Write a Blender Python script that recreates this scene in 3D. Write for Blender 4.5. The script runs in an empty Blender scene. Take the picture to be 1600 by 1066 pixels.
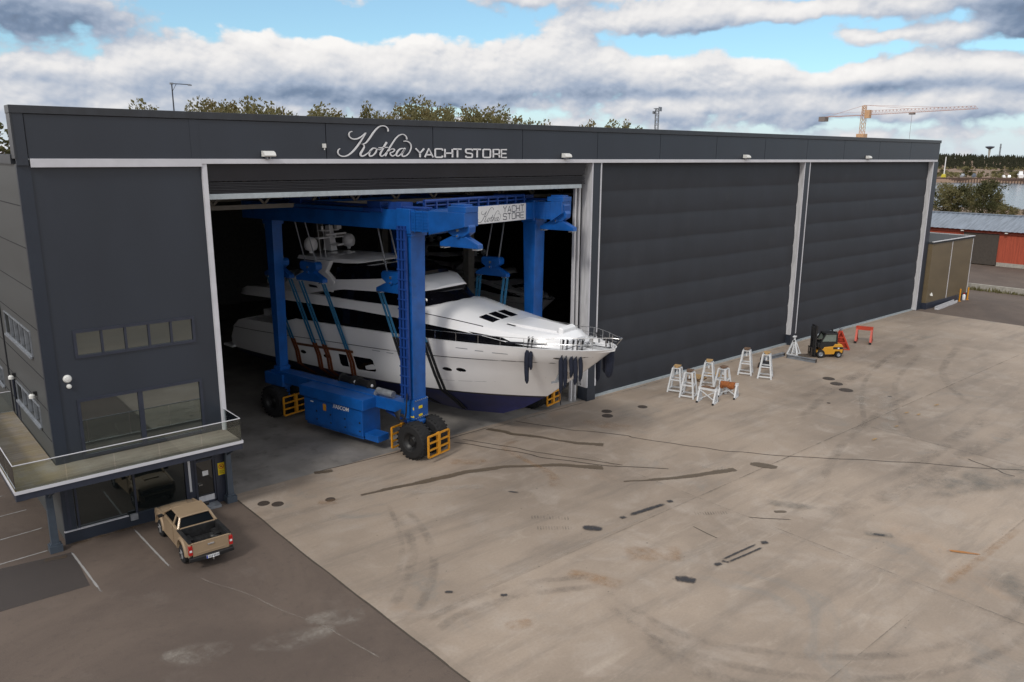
import bpy, bmesh, math, random
from mathutils import Vector, Matrix, noise
R = math.radians
scene = bpy.context.scene
COL = scene.collection
random.seed(7)

# ------------------------------------------------------------------ camera
cam_d = bpy.data.cameras.new("camera")
cam = bpy.data.objects.new("camera", cam_d); COL.objects.link(cam)
cam_d.sensor_fit = 'HORIZONTAL'; cam_d.sensor_width = 36.0
cam_d.lens = 1240.43 / 1600 * 36
cam_d.clip_start = 0.5; cam_d.clip_end = 12000
PI_, YA_, RO_ = 0.229524, 0.710789, 0.0051268
fw = Vector((math.sin(YA_)*math.cos(PI_), math.cos(YA_)*math.cos(PI_), -math.sin(PI_)))
rr = Vector((math.cos(YA_), -math.sin(YA_), 0)); uu = rr.cross(fw)
r2 = rr*math.cos(RO_) + uu*math.sin(RO_); u2 = -rr*math.sin(RO_) + uu*math.cos(RO_)
CAM = Vector((0, -36.961, 16.675))
m = Matrix((r2, u2, -fw)).transposed().to_4x4(); m.translation = CAM
cam.matrix_world = m
scene.camera = cam

# ------------------------------------------------------------------ exposure
scene.view_settings.view_transform = 'Standard'
scene.view_settings.look = 'None'
scene.view_settings.exposure = 0.0
scene.view_settings.gamma = 1.0

# ------------------------------------------------------------------ sun
SUN_AZ, SUN_EL = 250.0, 42.0          # azimuth clockwise from +y
sd = bpy.data.lights.new("sun", 'SUN'); sd.energy = 1.4; sd.angle = R(10); sd.color = (1.0, 0.95, 0.88)
so = bpy.data.objects.new("sun", sd); COL.objects.link(so)
sdir = Vector((math.sin(R(SUN_AZ))*math.cos(R(SUN_EL)), math.cos(R(SUN_AZ))*math.cos(R(SUN_EL)), math.sin(R(SUN_EL))))
so.rotation_euler = sdir.to_track_quat('Z', 'Y').to_euler()

# ------------------------------------------------------------------ world: sky with a broken deck of cumulus
class NB:
    def __init__(s, nt): s.nt = nt
    def n(s, t): return s.nt.nodes.new(t)
    def inp(s, sock, v):
        if isinstance(v, (int, float)): sock.default_value = v
        elif isinstance(v, (tuple, list)): sock.default_value = tuple(v)
        else: s.nt.links.new(v, sock)
    def m(s, op, a, b=None, c=None, clamp=False):
        q = s.n('ShaderNodeMath'); q.operation = op; q.use_clamp = clamp
        s.inp(q.inputs[0], a)
        if b is not None: s.inp(q.inputs[1], b)
        if c is not None: s.inp(q.inputs[2], c)
        return q.outputs[0]
    def ss(s, x, lo, hi):
        q = s.n('ShaderNodeMapRange'); q.interpolation_type = 'SMOOTHSTEP'; q.clamp = True
        s.inp(q.inputs['Value'], x); s.inp(q.inputs['From Min'], lo); s.inp(q.inputs['From Max'], hi)
        q.inputs['To Min'].default_value = 0; q.inputs['To Max'].default_value = 1
        return q.outputs[0]
    def mix(s, f, a, b, mode='MIX'):
        q = s.n('ShaderNodeMix'); q.data_type = 'RGBA'; q.blend_type = mode
        s.inp(q.inputs[0], f)
        for sock, v in ((q.inputs[6], a), (q.inputs[7], b)):
            if isinstance(v, (tuple, list)): sock.default_value = (*v[:3], 1)
            else: s.nt.links.new(v, sock)
        return q.outputs[2]
    def noise(s, vec, scale, detail=4, rough=0.55, dist=0.0):
        q = s.n('ShaderNodeTexNoise'); q.inputs['Scale'].default_value = scale
        q.inputs['Detail'].default_value = detail; q.inputs['Roughness'].default_value = rough
        q.inputs['Distortion'].default_value = dist
        if vec is not None: s.nt.links.new(vec, q.inputs['Vector'])
        return q.outputs['Fac']
    def comb(s, x, y, z):
        q = s.n('ShaderNodeCombineXYZ')
        for i, v in enumerate((x, y, z)): s.inp(q.inputs[i], v)
        return q.outputs[0]
    def sep(s, v):
        q = s.n('ShaderNodeSeparateXYZ'); s.nt.links.new(v, q.inputs[0]); return q.outputs
    def ramp(s, f, stops):
        q = s.n('ShaderNodeValToRGB'); cr = q.color_ramp
        while len(cr.elements) < len(stops): cr.elements.new(0.5)
        for e, (p, c) in zip(cr.elements, stops): e.position = p; e.color = (*c, 1)
        s.inp(q.inputs[0], f); return q.outputs[0]

# cloud masses by compass bearing and elevation (degrees): bearing, elevation, half-width, half-height, amount
CLOUDS = [(9, 8.2, 8, 1.5, .95), (16, 5.3, 6, 1.2, .8), (24, 5.6, 7, 1.5, .95), (33, 5.4, 7, 1.7, 1.0), (42, 5.9, 6, 1.6, 1.0),
          (47.5, 5.9, 3.6, 1.4, .8), (30, 3.7, 15, .45, .7), (11, 4.0, 5, 1.0, .6), (50, 8.9, 6, .7, .9), (58, 9.0, 6, .65, .8),
          (44, 10.6, 7, .6, .5), (66, 7.35, 4, .5, .9), (72.5, 8.0, 3, 1.5, 1.0), (69, 9.5, 7, .8, 1.0), (61.5, 5.0, 4, .8, .7),
          (66.5, 5.3, 4.5, 1.1, 1.0), (71.5, 4.8, 3.5, 1.0, .8), (54, 5.7, 3.5, 1.1, .85), (57, 4.3, 5, .8, .7), (52, 3.3, 9, .6, .6),
          (66, 2.7, 9, .6, .6), (20, 2.6, 12, .7, .6), (42, 2.2, 12, .5, .3), (70, 1.4, 10, .5, .4), (60, 3.4, 9, .8, .5), (70, 3.2, 6, .7, .6), (13, 3.2, 6, .8, .6),
          (23, 9.0, 7, .9, -.9), (33.5, 8.6, 6, .75, -1.1), (27, 8.2, 4, .6, -.5), (50, 7.2, 2.6, .6, -.7), (58, 7.2, 5, .8, -.8), (63, 6.3, 3.2, .6, -.7),
          (35.5, 2.9, 2.5, .45, -.7), (72, 6.4, 3, .4, -.6), (13, 6.0, 2, .5, -.4)]
DARKS = [(9, 7.9, 8, 1.7, 1.0), (72.5, 7.8, 3, 1.8, 1.0), (68, 9.9, 6, .7, .55), (30, 3.8, 14, .5, .85), (52, 4.1, 6, .4, .5), (64, 4.3, 6, .4, .5), (38, 9.0, 2.5, .35, .6), (11, 4.4, 3, .5, .5)]
def gauss_sum(b, az, el, blobs):
    tot = None
    for (a, e, w, h, k) in blobs:
        x = b.m('MULTIPLY_ADD', az, 1/w, -a/w); y = b.m('MULTIPLY_ADD', el, 1/h, -e/h)
        q = b.m('MULTIPLY_ADD', y, y, b.m('MULTIPLY', x, x))
        g = b.m('POWER', 0.3679, q)
        tot = b.m('MULTIPLY', g, k) if tot is None else b.m('MULTIPLY_ADD', g, k, tot)
    return tot
def cloud_group():
    g = bpy.data.node_groups.new("cloud_density", 'ShaderNodeTree')
    g.interface.new_socket("az", in_out='INPUT', socket_type='NodeSocketFloat')
    g.interface.new_socket("el", in_out='INPUT', socket_type='NodeSocketFloat')
    g.interface.new_socket("d", in_out='OUTPUT', socket_type='NodeSocketFloat')
    b = NB(g); gi = b.n('NodeGroupInput'); go = b.n('NodeGroupOutput')
    az, el = gi.outputs[0], gi.outputs[1]
    # warp the masses so that their outlines billow
    v = b.comb(b.m('MULTIPLY', az, .36), b.m('MULTIPLY', el, .54), 3.7)
    n1 = b.noise(v, 0.55, 2, .5); n2 = b.noise(v, .85, 10, .58, .25)
    v3 = b.comb(b.m('MULTIPLY', az, .36), b.m('MULTIPLY', el, .54), 9.1)
    n3 = b.noise(v3, 0.6, 3, .5)
    azw = b.m('MULTIPLY_ADD', b.m('SUBTRACT', n1, .5), 5.0, az)
    elw = b.m('MULTIPLY_ADD', b.m('SUBTRACT', n3, .5), 1.8, el)
    s = gauss_sum(b, azw, elw, CLOUDS)
    # above the visible band the deck goes on as plain broken cloud
    s = b.m('ADD', s, b.m('MULTIPLY', b.ss(el, 10.5, 14), .45))
    d = b.m('MULTIPLY_ADD', b.m('SUBTRACT', n2, .5), 1.6, s)
    vo = b.n('ShaderNodeTexVoronoi'); vo.feature = 'SMOOTH_F1'; vo.inputs['Scale'].default_value = .8; vo.inputs['Smoothness'].default_value = .5
    vo.inputs['Detail'].default_value = 3.5; vo.inputs['Roughness'].default_value = .55
    g.links.new(v, vo.inputs['Vector'])
    d = b.m('MULTIPLY_ADD', b.m('SUBTRACT', .86, vo.outputs['Distance']), .85, d)
    g.links.new(d, go.inputs[0])
    return g
world = bpy.data.worlds.new("World"); scene.world = world; world.use_nodes = True
nt = world.node_tree; nt.nodes.clear(); b = NB(nt)
out = b.n('ShaderNodeOutputWorld'); bg = b.n('ShaderNodeBackground'); bg.inputs['Strength'].default_value = 0.1
sky = b.n('ShaderNodeTexSky'); sky.sky_type = 'NISHITA'; sky.sun_disc = False
sky.sun_elevation = R(SUN_EL); sky.sun_rotation = R(SUN_AZ); sky.air_density = 1.0; sky.dust_density = 0.3; sky.ozone_density = 2.0
tc = b.n('ShaderNodeTexCoord'); x, y, z = b.sep(tc.outputs['Generated'])
az = b.m('MULTIPLY', b.m('ARCTAN2', x, y), 57.29578)
el = b.m('MULTIPLY', b.m('ARCSINE', z), 57.29578)
CG = cloud_group()
def dens(a, e):
    q = b.n('ShaderNodeGroup'); q.node_tree = CG; b.inp(q.inputs[0], a); b.inp(q.inputs[1], e); return q.outputs[0]
D0 = dens(az, el); D1 = dens(b.m('ADD', az, -.5), b.m('ADD', el, 1.0)); D2 = dens(b.m('ADD', az, -.16), b.m('ADD', el, .24))
cover = b.ss(D0, -.22, .22)
light = b.m('MULTIPLY_ADD', b.m('SUBTRACT', D0, D1), .20, .66); light = b.m('MULTIPLY_ADD', b.m('SUBTRACT', D0, D2), .20, light)
dk = gauss_sum(b, az, el, DARKS)
light = b.m('SUBTRACT', light, b.m('MULTIPLY', dk, .40))
thick = b.ss(D0, .5, 2.0)
light = b.m('SUBTRACT', light, b.m('MULTIPLY', thick, .14), clamp=True)
ccol = b.ramp(light, [(0.0, (1.2, 1.5, 2.1)), (.25, (2.0, 2.7, 3.9)), (.45, (3.9, 4.6, 5.8)), (.62, (6.1, 6.4, 7.0)), (.8, (8.4, 8.3, 8.3)), (1.0, (9.6, 9.4, 9.2))])
skyc = b.mix(.25, b.mix(1.0, sky.outputs[0], (1.0, 1.36, 1.42), 'MULTIPLY'), (5.2, 6.6, 7.6))
hz = b.ss(el, 6.0, 0.0)
skyc = b.mix(b.m('MULTIPLY', hz, .8), skyc, (6.6, 7.2, 8.2))
col = b.mix(cover, skyc, ccol)
nt.links.new(col, bg.inputs['Color'])
# rest of the vault: bright, nearly closed cloud cover
bg2 = b.n('ShaderNodeBackground'); bg2.inputs['Strength'].default_value = 0.1
n1 = b.noise(tc.outputs['Generated'], 3.2, 4, .6)
c2 = b.mix(b.ss(n1, .32, .66), (6.0, 6.4, 7.2), (11.5, 11.2, 10.8))
c2 = b.mix(b.ss(b.noise(tc.outputs['Generated'], 1.7, 3, .5), .60, .68), c2, skyc)
nt.links.new(c2, bg2.inputs['Color'])
inside = b.m('MULTIPLY', b.m('MULTIPLY', b.ss(el, 15.0, 11.5), b.ss(el, -3.0, -2.0)), b.m('MULTIPLY', b.ss(az, -6, 2), b.ss(az, 90, 82)))
mxs = b.n('ShaderNodeMixShader'); nt.links.new(inside, mxs.inputs[0]); nt.links.new(bg2.outputs[0], mxs.inputs[1]); nt.links.new(bg.outputs[0], mxs.inputs[2])
nt.links.new(mxs.outputs[0], out.inputs[0])
world.cycles.sampling_method = 'MANUAL'; world.cycles.sample_map_resolution = 512

# ------------------------------------------------------------------ materials
def mat(name, color, rough=0.6, metal=0.0, var=0.10, scale=3.0, bump=0.0, bscale=None, spec=None, ior=None, coat=0.0, streak=None, dirt=None):
    mt = bpy.data.materials.new(name); mt.use_nodes = True
    nt = mt.node_tree; b = NB(nt); bs = nt.nodes['Principled BSDF']
    tc = b.n('ShaderNodeTexCoord'); v = tc.outputs['Object']
    if streak:
        mp = b.n('ShaderNodeMapping'); mp.inputs['Scale'].default_value = streak; nt.links.new(v, mp.inputs[0]); v = mp.outputs[0]
    n = b.noise(v, scale, 6, .6)
    lo = tuple(c*(1-var) for c in color); hi = tuple(min(1, c*(1+var)) for c in color)
    c = b.mix(b.ss(n, .3, .7), lo, hi)
    if dirt:
        dcol, amt, dsc = dirt
        n2 = b.noise(tc.outputs['Object'], dsc, 8, .7)
        c = b.mix(b.m('MULTIPLY', b.ss(n2, .52, .75), amt), c, dcol)
    nt.links.new(c, bs.inputs['Base Color'])
    bs.inputs['Roughness'].default_value = rough; bs.inputs['Metallic'].default_value = metal
    if rough > .15:
        nt.links.new(b.m('MULTIPLY_ADD', n, .2*rough, .9*rough), bs.inputs['Roughness'])
    if spec is not None: bs.inputs['Specular IOR Level'].default_value = spec
    if ior: bs.inputs['IOR'].default_value = ior
    if ior and ior > 2: bs.inputs['Specular Tint'].default_value = (.86, .97, .98, 1)
    if coat: bs.inputs['Coat Weight'].default_value = coat; bs.inputs['Coat Roughness'].default_value = .05
    if bump:
        bp = b.n('ShaderNodeBump'); bp.inputs['Strength'].default_value = 1.0; bp.inputs['Distance'].default_value = bump
        nt.links.new(b.noise(tc.outputs['Object'], bscale or scale*6, 5, .6), bp.inputs['Height'])
        nt.links.new(bp.outputs[0], bs.inputs['Normal'])
    return mt
def glass_pane(name, tint=(.86, .9, .88), fac=.10):
    mt = bpy.data.materials.new(name); mt.use_nodes = True; nt = mt.node_tree; nt.nodes.clear(); b = NB(nt)
    o = b.n('ShaderNodeOutputMaterial'); mx = b.n('ShaderNodeMixShader'); t = b.n('ShaderNodeBsdfTransparent'); g = b.n('ShaderNodeBsdfGlossy')
    t.inputs[0].default_value = (*tint, 1); g.inputs['Roughness'].default_value = .02; g.inputs[0].default_value = (.9, .95, .95, 1)
    fr = b.n('ShaderNodeFresnel'); fr.inputs[0].default_value = 1.5
    nt.links.new(b.m('ADD', fr.outputs[0], fac-.04), mx.inputs[0]); nt.links.new(t.outputs[0], mx.inputs[1]); nt.links.new(g.outputs[0], mx.inputs[2])
    nt.links.new(mx.outputs[0], o.inputs[0]); return mt
def mark_mat(name, color, strength=.8, nscale=1.2, rough=.8, thr=None):
    """stain film: opacity = strength x the 'fade' attribute x patchy noise (thr given: crisp ragged edge instead)"""
    mt = bpy.data.materials.new(name); mt.use_nodes = True; nt = mt.node_tree; b = NB(nt); bs = nt.nodes['Principled BSDF']
    bs.inputs['Base Color'].default_value = (*color, 1); bs.inputs['Roughness'].default_value = rough
    at = b.n('ShaderNodeAttribute'); at.attribute_name = 'fade'
    tc = b.n('ShaderNodeTexCoord'); n = b.noise(tc.outputs['Object'], nscale, 9, .72)
    if thr:
        q = b.ss(b.m('MULTIPLY_ADD', b.m('SUBTRACT', n, .5), 1.6, at.outputs['Fac']), *thr)
    else:
        n2 = b.noise(tc.outputs['Object'], nscale*7, 5, .7)
        q = b.m('MULTIPLY', b.m('MULTIPLY', b.ss(at.outputs['Fac'], 0, 1), b.ss(n, .36, .66)), b.m('MULTIPLY_ADD', b.ss(n2, .35, .65), .5, .5))
    nt.links.new(b.m('MULTIPLY', q, strength), bs.inputs['Alpha'])
    return mt
M = {}
M['panel'] = mat('dark cladding', (.027, .034, .048), .42, var=.09, scale=.5, streak=(.6, .6, .15), bump=.002, bscale=1.2)
M['panel2'] = mat('corner cladding', (.022, .030, .046), .42, var=.06, scale=.6)
M['cap'] = mat('parapet flashing', (.030, .034, .042), .4, var=.15, scale=.8, streak=(3, 1, 1))
M['groove'] = mat('panel joint', (.012, .013, .016), .8)
M['olive'] = mat('olive grey cladding', (.072, .077, .079), .5, var=.08, scale=.4, streak=(1, .3, 2))
M['trim'] = mat('white painted trim', (.62, .62, .66), .45, var=.06, scale=1.0)
M['alu'] = mat('galvanised guide', (.60, .60, .62), .5, metal=.1, var=.14, scale=1.5, streak=(4, 4, .4))
M['rail_grey'] = mat('door bottom rail', (.42, .47, .50), .4, metal=.2, var=.1)
M['curtain'] = mat('door curtain fabric', (.0245, .0280, .0370), .62, var=.13, scale=.5, streak=(1.6, 1, .5), bump=.006, bscale=.9, dirt=((.045, .048, .055), .4, .45))
M['curtain_dark'] = mat('folded curtain fabric', (.018, .018, .023), .6, var=.15, scale=.6)
M['interior'] = mat('hall interior cladding', (.10, .098, .095), .8, var=.2)
M['intcol'] = mat('hall interior column', (.22, .21, .19), .7)
M['mirror'] = mat('reflective dark glazing', (.012, .014, .014), .03, var=.05, ior=3.0)
M['shopglass'] = mat('shop glazing', (.010, .012, .012), .03, var=.05, ior=2.1); M['stripglass'] = mat('strip glazing', (.012, .014, .014), .04, var=.05, ior=2.5)
M['sideglass'] = mat('side window glazing', (.02, .022, .022), .03, var=.05, ior=1.8)
M['pane'] = glass_pane('clear balcony glass', (.92, .95, .93), .06)
M['navytrim'] = mat('dark blue steel', (.030, .036, .056), .4, var=.1)
M['wall_light'] = mat('wall lamp white', (.75, .75, .72), .4, var=.03)
M['letter'] = mat('brushed sign letters', (.74, .74, .76), .4, var=.05)
M['yellow_sign'] = mat('yellow sign', (.75, .56, .01), .5, var=.03)
M['sign_red'] = mat('sign red', (.55, .03, .02), .5, var=.03)
M['black'] = mat('black plastic', (.012, .012, .013), .5)
M['rubber'] = mat('tyre rubber', (.011, .011, .012), .8, var=.25, scale=6, bump=.006, bscale=25)
M['white_paint'] = mat('white painted steel', (.66, .68, .70), .45, var=.10, scale=3, dirt=((.35, .22, .12), .25, 3.0))
M['steel'] = mat('stainless steel', (.62, .62, .62), .22, metal=.9, var=.08)
M['grey_steel'] = mat('galvanised beam', (.28, .30, .33), .5, metal=.4, var=.2)
M['blue'] = mat('hoist blue paint', (.004, .085, .34), .40, var=.16, scale=1.2, bump=.001, bscale=5, coat=.15, dirt=((.012, .05, .17), .55, 1.1))
M['blue_dk'] = mat('cable tray blue paint', (.008, .045, .22), .45, var=.15, scale=2, streak=(1, 1, .3))
M['guard'] = mat('yellow guard paint', (.62, .27, .015), .45, var=.12, scale=3)
M['sling_teal'] = mat('teal sling webbing', (.03, .17, .33), .8, var=.15, scale=8, bump=.003)
M['sling_brown'] = mat('orange brown sling sleeve', (.16, .045, .015), .85, var=.25, scale=5)
M['sling_black'] = mat('black sling sleeve', (.010, .011, .014), .85, var=.2)
M['gel'] = mat('white gelcoat', (.85, .85, .86), .18, var=.02, scale=.5, coat=.4)
M['gel2'] = mat('white gelcoat deck', (.80, .80, .81), .35, var=.03, scale=.8)
M['antifoul'] = mat('navy antifouling', (.012, .016, .085), .55, var=.2, scale=1.5)
M['boot'] = mat('dark boot stripe', (.010, .011, .02), .3)
M['yglass'] = mat('yacht smoked glass', (.004, .004, .006), .05, var=.05, spec=.2)
M['teak'] = mat('varnished strip', (.11, .045, .025), .5, var=.2, scale=4)
M['fender'] = mat('navy fender cloth', (.010, .014, .030), .9, var=.35, scale=9, bump=.02, bscale=14)
M['rope'] = mat('dark rope', (.018, .018, .022), .9)
M['gold'] = mat('champagne gold car paint', (.36, .262, .168), .40, metal=.2, var=.04, scale=2, coat=.12)
M['carglass'] = mat('car glass', (.004, .005, .006), .06, var=.05, ior=1.22)
M['carblack'] = mat('car black trim', (.014, .014, .015), .45, var=.2)
M['bed'] = mat('black bed liner', (.016, .016, .017), .5, var=.4, scale=5, bump=.01, bscale=12)
M['rim'] = mat('silver wheel rim', (.55, .55, .56), .3, metal=.7)
M['red_lamp'] = mat('red lamp', (.42, .015, .012), .2, coat=.5)
M['plate'] = mat('number plate white', (.7, .7, .7), .5, var=.03)
M['plate_blue'] = mat('number plate blue', (.02, .05, .35), .5)
M['lift_yellow'] = mat('forklift yellow paint', (.60, .29, .02), .35, var=.06, coat=.3)
M['red_steel'] = mat('red painted steel', (.48, .055, .025), .5, var=.15, scale=3)
M['wood'] = mat('pallet wood', (.42, .27, .12), .8, var=.25, scale=4, streak=(1, 6, 1))
M['wood_dk'] = mat('weathered wood', (.16, .10, .065), .85, var=.3, scale=5)
M['carpet'] = mat('rust orange carpet', (.30, .10, .03), .95, var=.35, scale=6, bump=.01)
M['bark'] = mat('bark', (.10, .08, .06), .9, var=.3, scale=4)
M['barkw'] = mat('pale bark', (.30, .28, .25), .9, var=.3, scale=4)
M['crane'] = mat('crane orange paint', (.58, .36, .20), .5, var=.15)
M['crane_red'] = mat('crane jib red paint', (.50, .30, .24), .5, var=.2)
M['concrete_blk'] = mat('counterweight concrete', (.22, .19, .18), .9)
M['iron'] = mat('cast iron cover', (.055, .042, .034), .75, var=.3, scale=8)
M['redwood'] = mat('red timber cladding', (.42, .085, .045), .8, var=.15, scale=1.2, streak=(1, 4, .3))
M['browndoor'] = mat('brown sliding door', (.070, .058, .048), .7, var=.12)
M['roofmetal'] = mat('corrugated roof sheet', (.21, .245, .295), .5, metal=.2, var=.25, scale=.8, streak=(.3, 4, 1))
M['plinth'] = mat('concrete plinth', (.38, .36, .32), .9, var=.15)
M['tan'] = mat('tan panel', (.155, .118, .068), .55, var=.10, scale=.4, streak=(.6, .6, 2))
M['roofdark'] = mat('dark roofing felt', (.045, .048, .05), .9, var=.2)
M['maroon'] = mat('dull red roof', (.22, .06, .045), .8)

def leaf_mat(name, c1, c2):
    mt = bpy.data.materials.new(name); mt.use_nodes = True; nt = mt.node_tree; b = NB(nt); bs = nt.nodes['Principled BSDF']
    g = b.n('ShaderNodeNewGeometry'); oi = b.n('ShaderNodeObjectInfo')
    c = b.mix(g.outputs['Random Per Island'], c1, c2)
    c = b.mix(b.m('MULTIPLY', oi.outputs['Random'], .35), c, (.10, .085, .035))
    nt.links.new(c, bs.inputs['Base Color']); bs.inputs['Roughness'].default_value = .8; bs.inputs['Specular IOR Level'].default_value = .2
    tl = b.n('ShaderNodeBsdfTranslucent'); nt.links.new(c, tl.inputs[0]); mx = b.n('ShaderNodeMixShader'); mx.inputs[0].default_value = .45
    nt.links.new(bs.outputs[0], mx.inputs[1]); nt.links.new(tl.outputs[0], mx.inputs[2]); nt.links.new(mx.outputs[0], nt.nodes['Material Output'].inputs[0])
    return mt
M['leaf'] = leaf_mat('birch leaves', (.15, .145, .065), (.27, .24, .12))
M['leaf_dk'] = leaf_mat('dark leaves', (.055, .064, .028), (.125, .125, .058))
M['leaf_au'] = leaf_mat('autumn leaves', (.17, .14, .06), (.27, .22, .10))
M['leaf_pine'] = leaf_mat('conifer needles', (.022, .034, .026), (.050, .062, .046))

# ------------------------------------------------------------------ mesh builder
class MB:
    def __init__(s): s.v = []; s.f = []; s.mi = []; s.cur = 0; s.fade = None
    def mat(s, i): s.cur = i; return s
    def add(s, vs, fs):
        o = len(s.v); s.v += [tuple(p) for p in vs]
        for f in fs: s.f.append(tuple(i+o for i in f)); s.mi.append(s.cur)
        return s
    def box(s, x0, y0, z0, x1, y1, z1):
        return s.add([(x0,y0,z0),(x1,y0,z0),(x1,y1,z0),(x0,y1,z0),(x0,y0,z1),(x1,y0,z1),(x1,y1,z1),(x0,y1,z1)],
                     [(0,3,2,1),(4,5,6,7),(0,1,5,4),(1,2,6,5),(2,3,7,6),(3,0,4,7)])
    def hexa(s, lo, hi):          # two quads (4 pts each, ccw seen from above)
        return s.add(list(lo)+list(hi), [(0,3,2,1),(4,5,6,7),(0,1,5,4),(1,2,6,5),(2,3,7,6),(3,0,4,7)])
    def bar(s, p, q, w, h=None, up=(0,0,1)):
        p = Vector(p); q = Vector(q); h = h or w; d = (q-p).normalized(); u = Vector(up)
        if abs(d.dot(u)) > .98: u = Vector((1,0,0))
        a = d.cross(u).normalized()*(w/2); c = a.cross(d).normalized()*(h/2)
        return s.add([p-a-c,p+a-c,p+a+c,p-a+c,q-a-c,q+a-c,q+a+c,q-a+c],
                     [(0,1,2,3),(7,6,5,4),(0,4,5,1),(1,5,6,2),(2,6,7,3),(3,7,4,0)])
    def tube(s, pts, r, n=8, caps=True):
        pts = [Vector(p) for p in pts]; rs = r if isinstance(r, (list, tuple)) else [r]*len(pts)
        rings = []; u = None
        for i, p in enumerate(pts):
            d = (pts[min(i+1, len(pts)-1)]-pts[max(i-1, 0)]).normalized()
            if u is None: u = Vector((0,0,1)) if abs(d.z) < .9 else Vector((1,0,0))
            a = d.cross(u).normalized(); c = a.cross(d).normalized(); u = c
            rings.append([p+(a*math.cos(t)+c*math.sin(t))*rs[i] for t in [2*math.pi*k/n for k in range(n)]])
        vs = [q for g in rings for q in g]; fs = []
        for i in range(len(pts)-1):
            for k in range(n): fs.append((i*n+k, i*n+(k+1)%n, (i+1)*n+(k+1)%n, (i+1)*n+k))
        if caps: fs.append(tuple(reversed(range(n)))); fs.append(tuple(range((len(pts)-1)*n, len(pts)*n)))
        return s.add(vs, fs)
    def cyl(s, p, q, r0, r1=None, n=16): return s.tube([p, q], [r0, r0 if r1 is None else r1], n)
    def lathe(s, o, axis, prof, n=24):     # prof: (radius, along axis)
        o = Vector(o); d = Vector(axis).normalized(); u = Vector((0,0,1)) if abs(d.z) < .9 else Vector((1,0,0))
        a = d.cross(u).normalized(); c = a.cross(d)
        vs = []; fs = []
        for (r, h) in prof:
            for k in range(n):
                t = 2*math.pi*k/n; vs.append(o+d*h+(a*math.cos(t)+c*math.sin(t))*max(r, 1e-4))
        for i in range(len(prof)-1):
            for k in range(n): fs.append((i*n+k, (i+1)*n+k, (i+1)*n+(k+1)%n, i*n+(k+1)%n))
        return s.add(vs, fs)
    def prism(s, poly, off):               # planar polygon swept by off
        n = len(poly); off = Vector(off); vs = [Vector(p) for p in poly]+[Vector(p)+off for p in poly]
        return s.add(vs, [tuple(reversed(range(n))), tuple(range(n, 2*n))]+[(i, (i+1)%n, n+(i+1)%n, n+i) for i in range(n)])
    def loft(s, secs, caps=True):
        n = len(secs[0]); vs = [p for q in secs for p in q]; fs = []
        for i in range(len(secs)-1):
            for k in range(n): fs.append((i*n+k, i*n+(k+1)%n, (i+1)*n+(k+1)%n, (i+1)*n+k))
        if caps: fs.append(tuple(reversed(range(n)))); fs.append(tuple(range((len(secs)-1)*n, len(secs)*n)))
        return s.add(vs, fs)
    def wall(s, plane, c0, c1, a0, a1, z0, z1, holes=()):   # plane 'y' (a = x) or 'x' (a = y); slab c0..c1 with rectangular holes (a0,z0,a1,z1)
        A = sorted({a0, a1, *[h[0] for h in holes], *[h[2] for h in holes]}); Z = sorted({z0, z1, *[h[1] for h in holes], *[h[3] for h in holes]})
        solid = lambda i, j: 0 <= i < len(A)-1 and 0 <= j < len(Z)-1 and not any(h[0] <= (A[i]+A[i+1])/2 <= h[2] and h[1] <= (Z[j]+Z[j+1])/2 <= h[3] for h in holes)
        P = (lambda a, c, z: (a, c, z)) if plane == 'y' else (lambda a, c, z: (c, a, z))
        for i in range(len(A)-1):
            for j in range(len(Z)-1):
                if not solid(i, j): continue
                x0, x1, q0, q1 = A[i], A[i+1], Z[j], Z[j+1]
                for c in (c0, c1): s.add([P(x0,c,q0),P(x1,c,q0),P(x1,c,q1),P(x0,c,q1)], [(0,1,2,3)])
                if not solid(i-1, j): s.add([P(x0,c0,q0),P(x0,c1,q0),P(x0,c1,q1),P(x0,c0,q1)], [(0,1,2,3)])
                if not solid(i+1, j): s.add([P(x1,c0,q0),P(x1,c1,q0),P(x1,c1,q1),P(x1,c0,q1)], [(0,1,2,3)])
                if not solid(i, j-1): s.add([P(x0,c0,q0),P(x0,c1,q0),P(x1,c1,q0),P(x1,c0,q0)], [(0,1,2,3)])
                if not solid(i, j+1): s.add([P(x0,c0,q1),P(x0,c1,q1),P(x1,c1,q1),P(x1,c0,q1)], [(0,1,2,3)])
        return s
    def ribbon(s, pts, to3, depth, sm=4):  # pts (a,b,width) -> calligraphic stroke; to3(a,b,d)
        P = smooth(pts, sm) if sm else pts
        L = []
        for i, (a, c, w) in enumerate(P):
            a0, c0, _ = P[max(i-1, 0)]; a1, c1, _ = P[min(i+1, len(P)-1)]
            dx, dy = a1-a0, c1-c0; l = math.hypot(dx, dy) or 1; nx, ny = -dy/l*w/2, dx/l*w/2
            L.append(((a+nx, c+ny), (a-nx, c-ny)))
        vs = []; fs = []
        for (p, q) in L: vs += [to3(*p, 0), to3(*q, 0), to3(*q, depth), to3(*p, depth)]
        for i in range(len(L)-1):
            for k in range(4): fs.append((i*4+k, i*4+(k+1)%4, i*4+4+(k+1)%4, i*4+4+k))
        n = len(L)-1; fs += [(3,2,1,0), (n*4, n*4+1, n*4+2, n*4+3)]
        return s.add(vs, fs)
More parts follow.
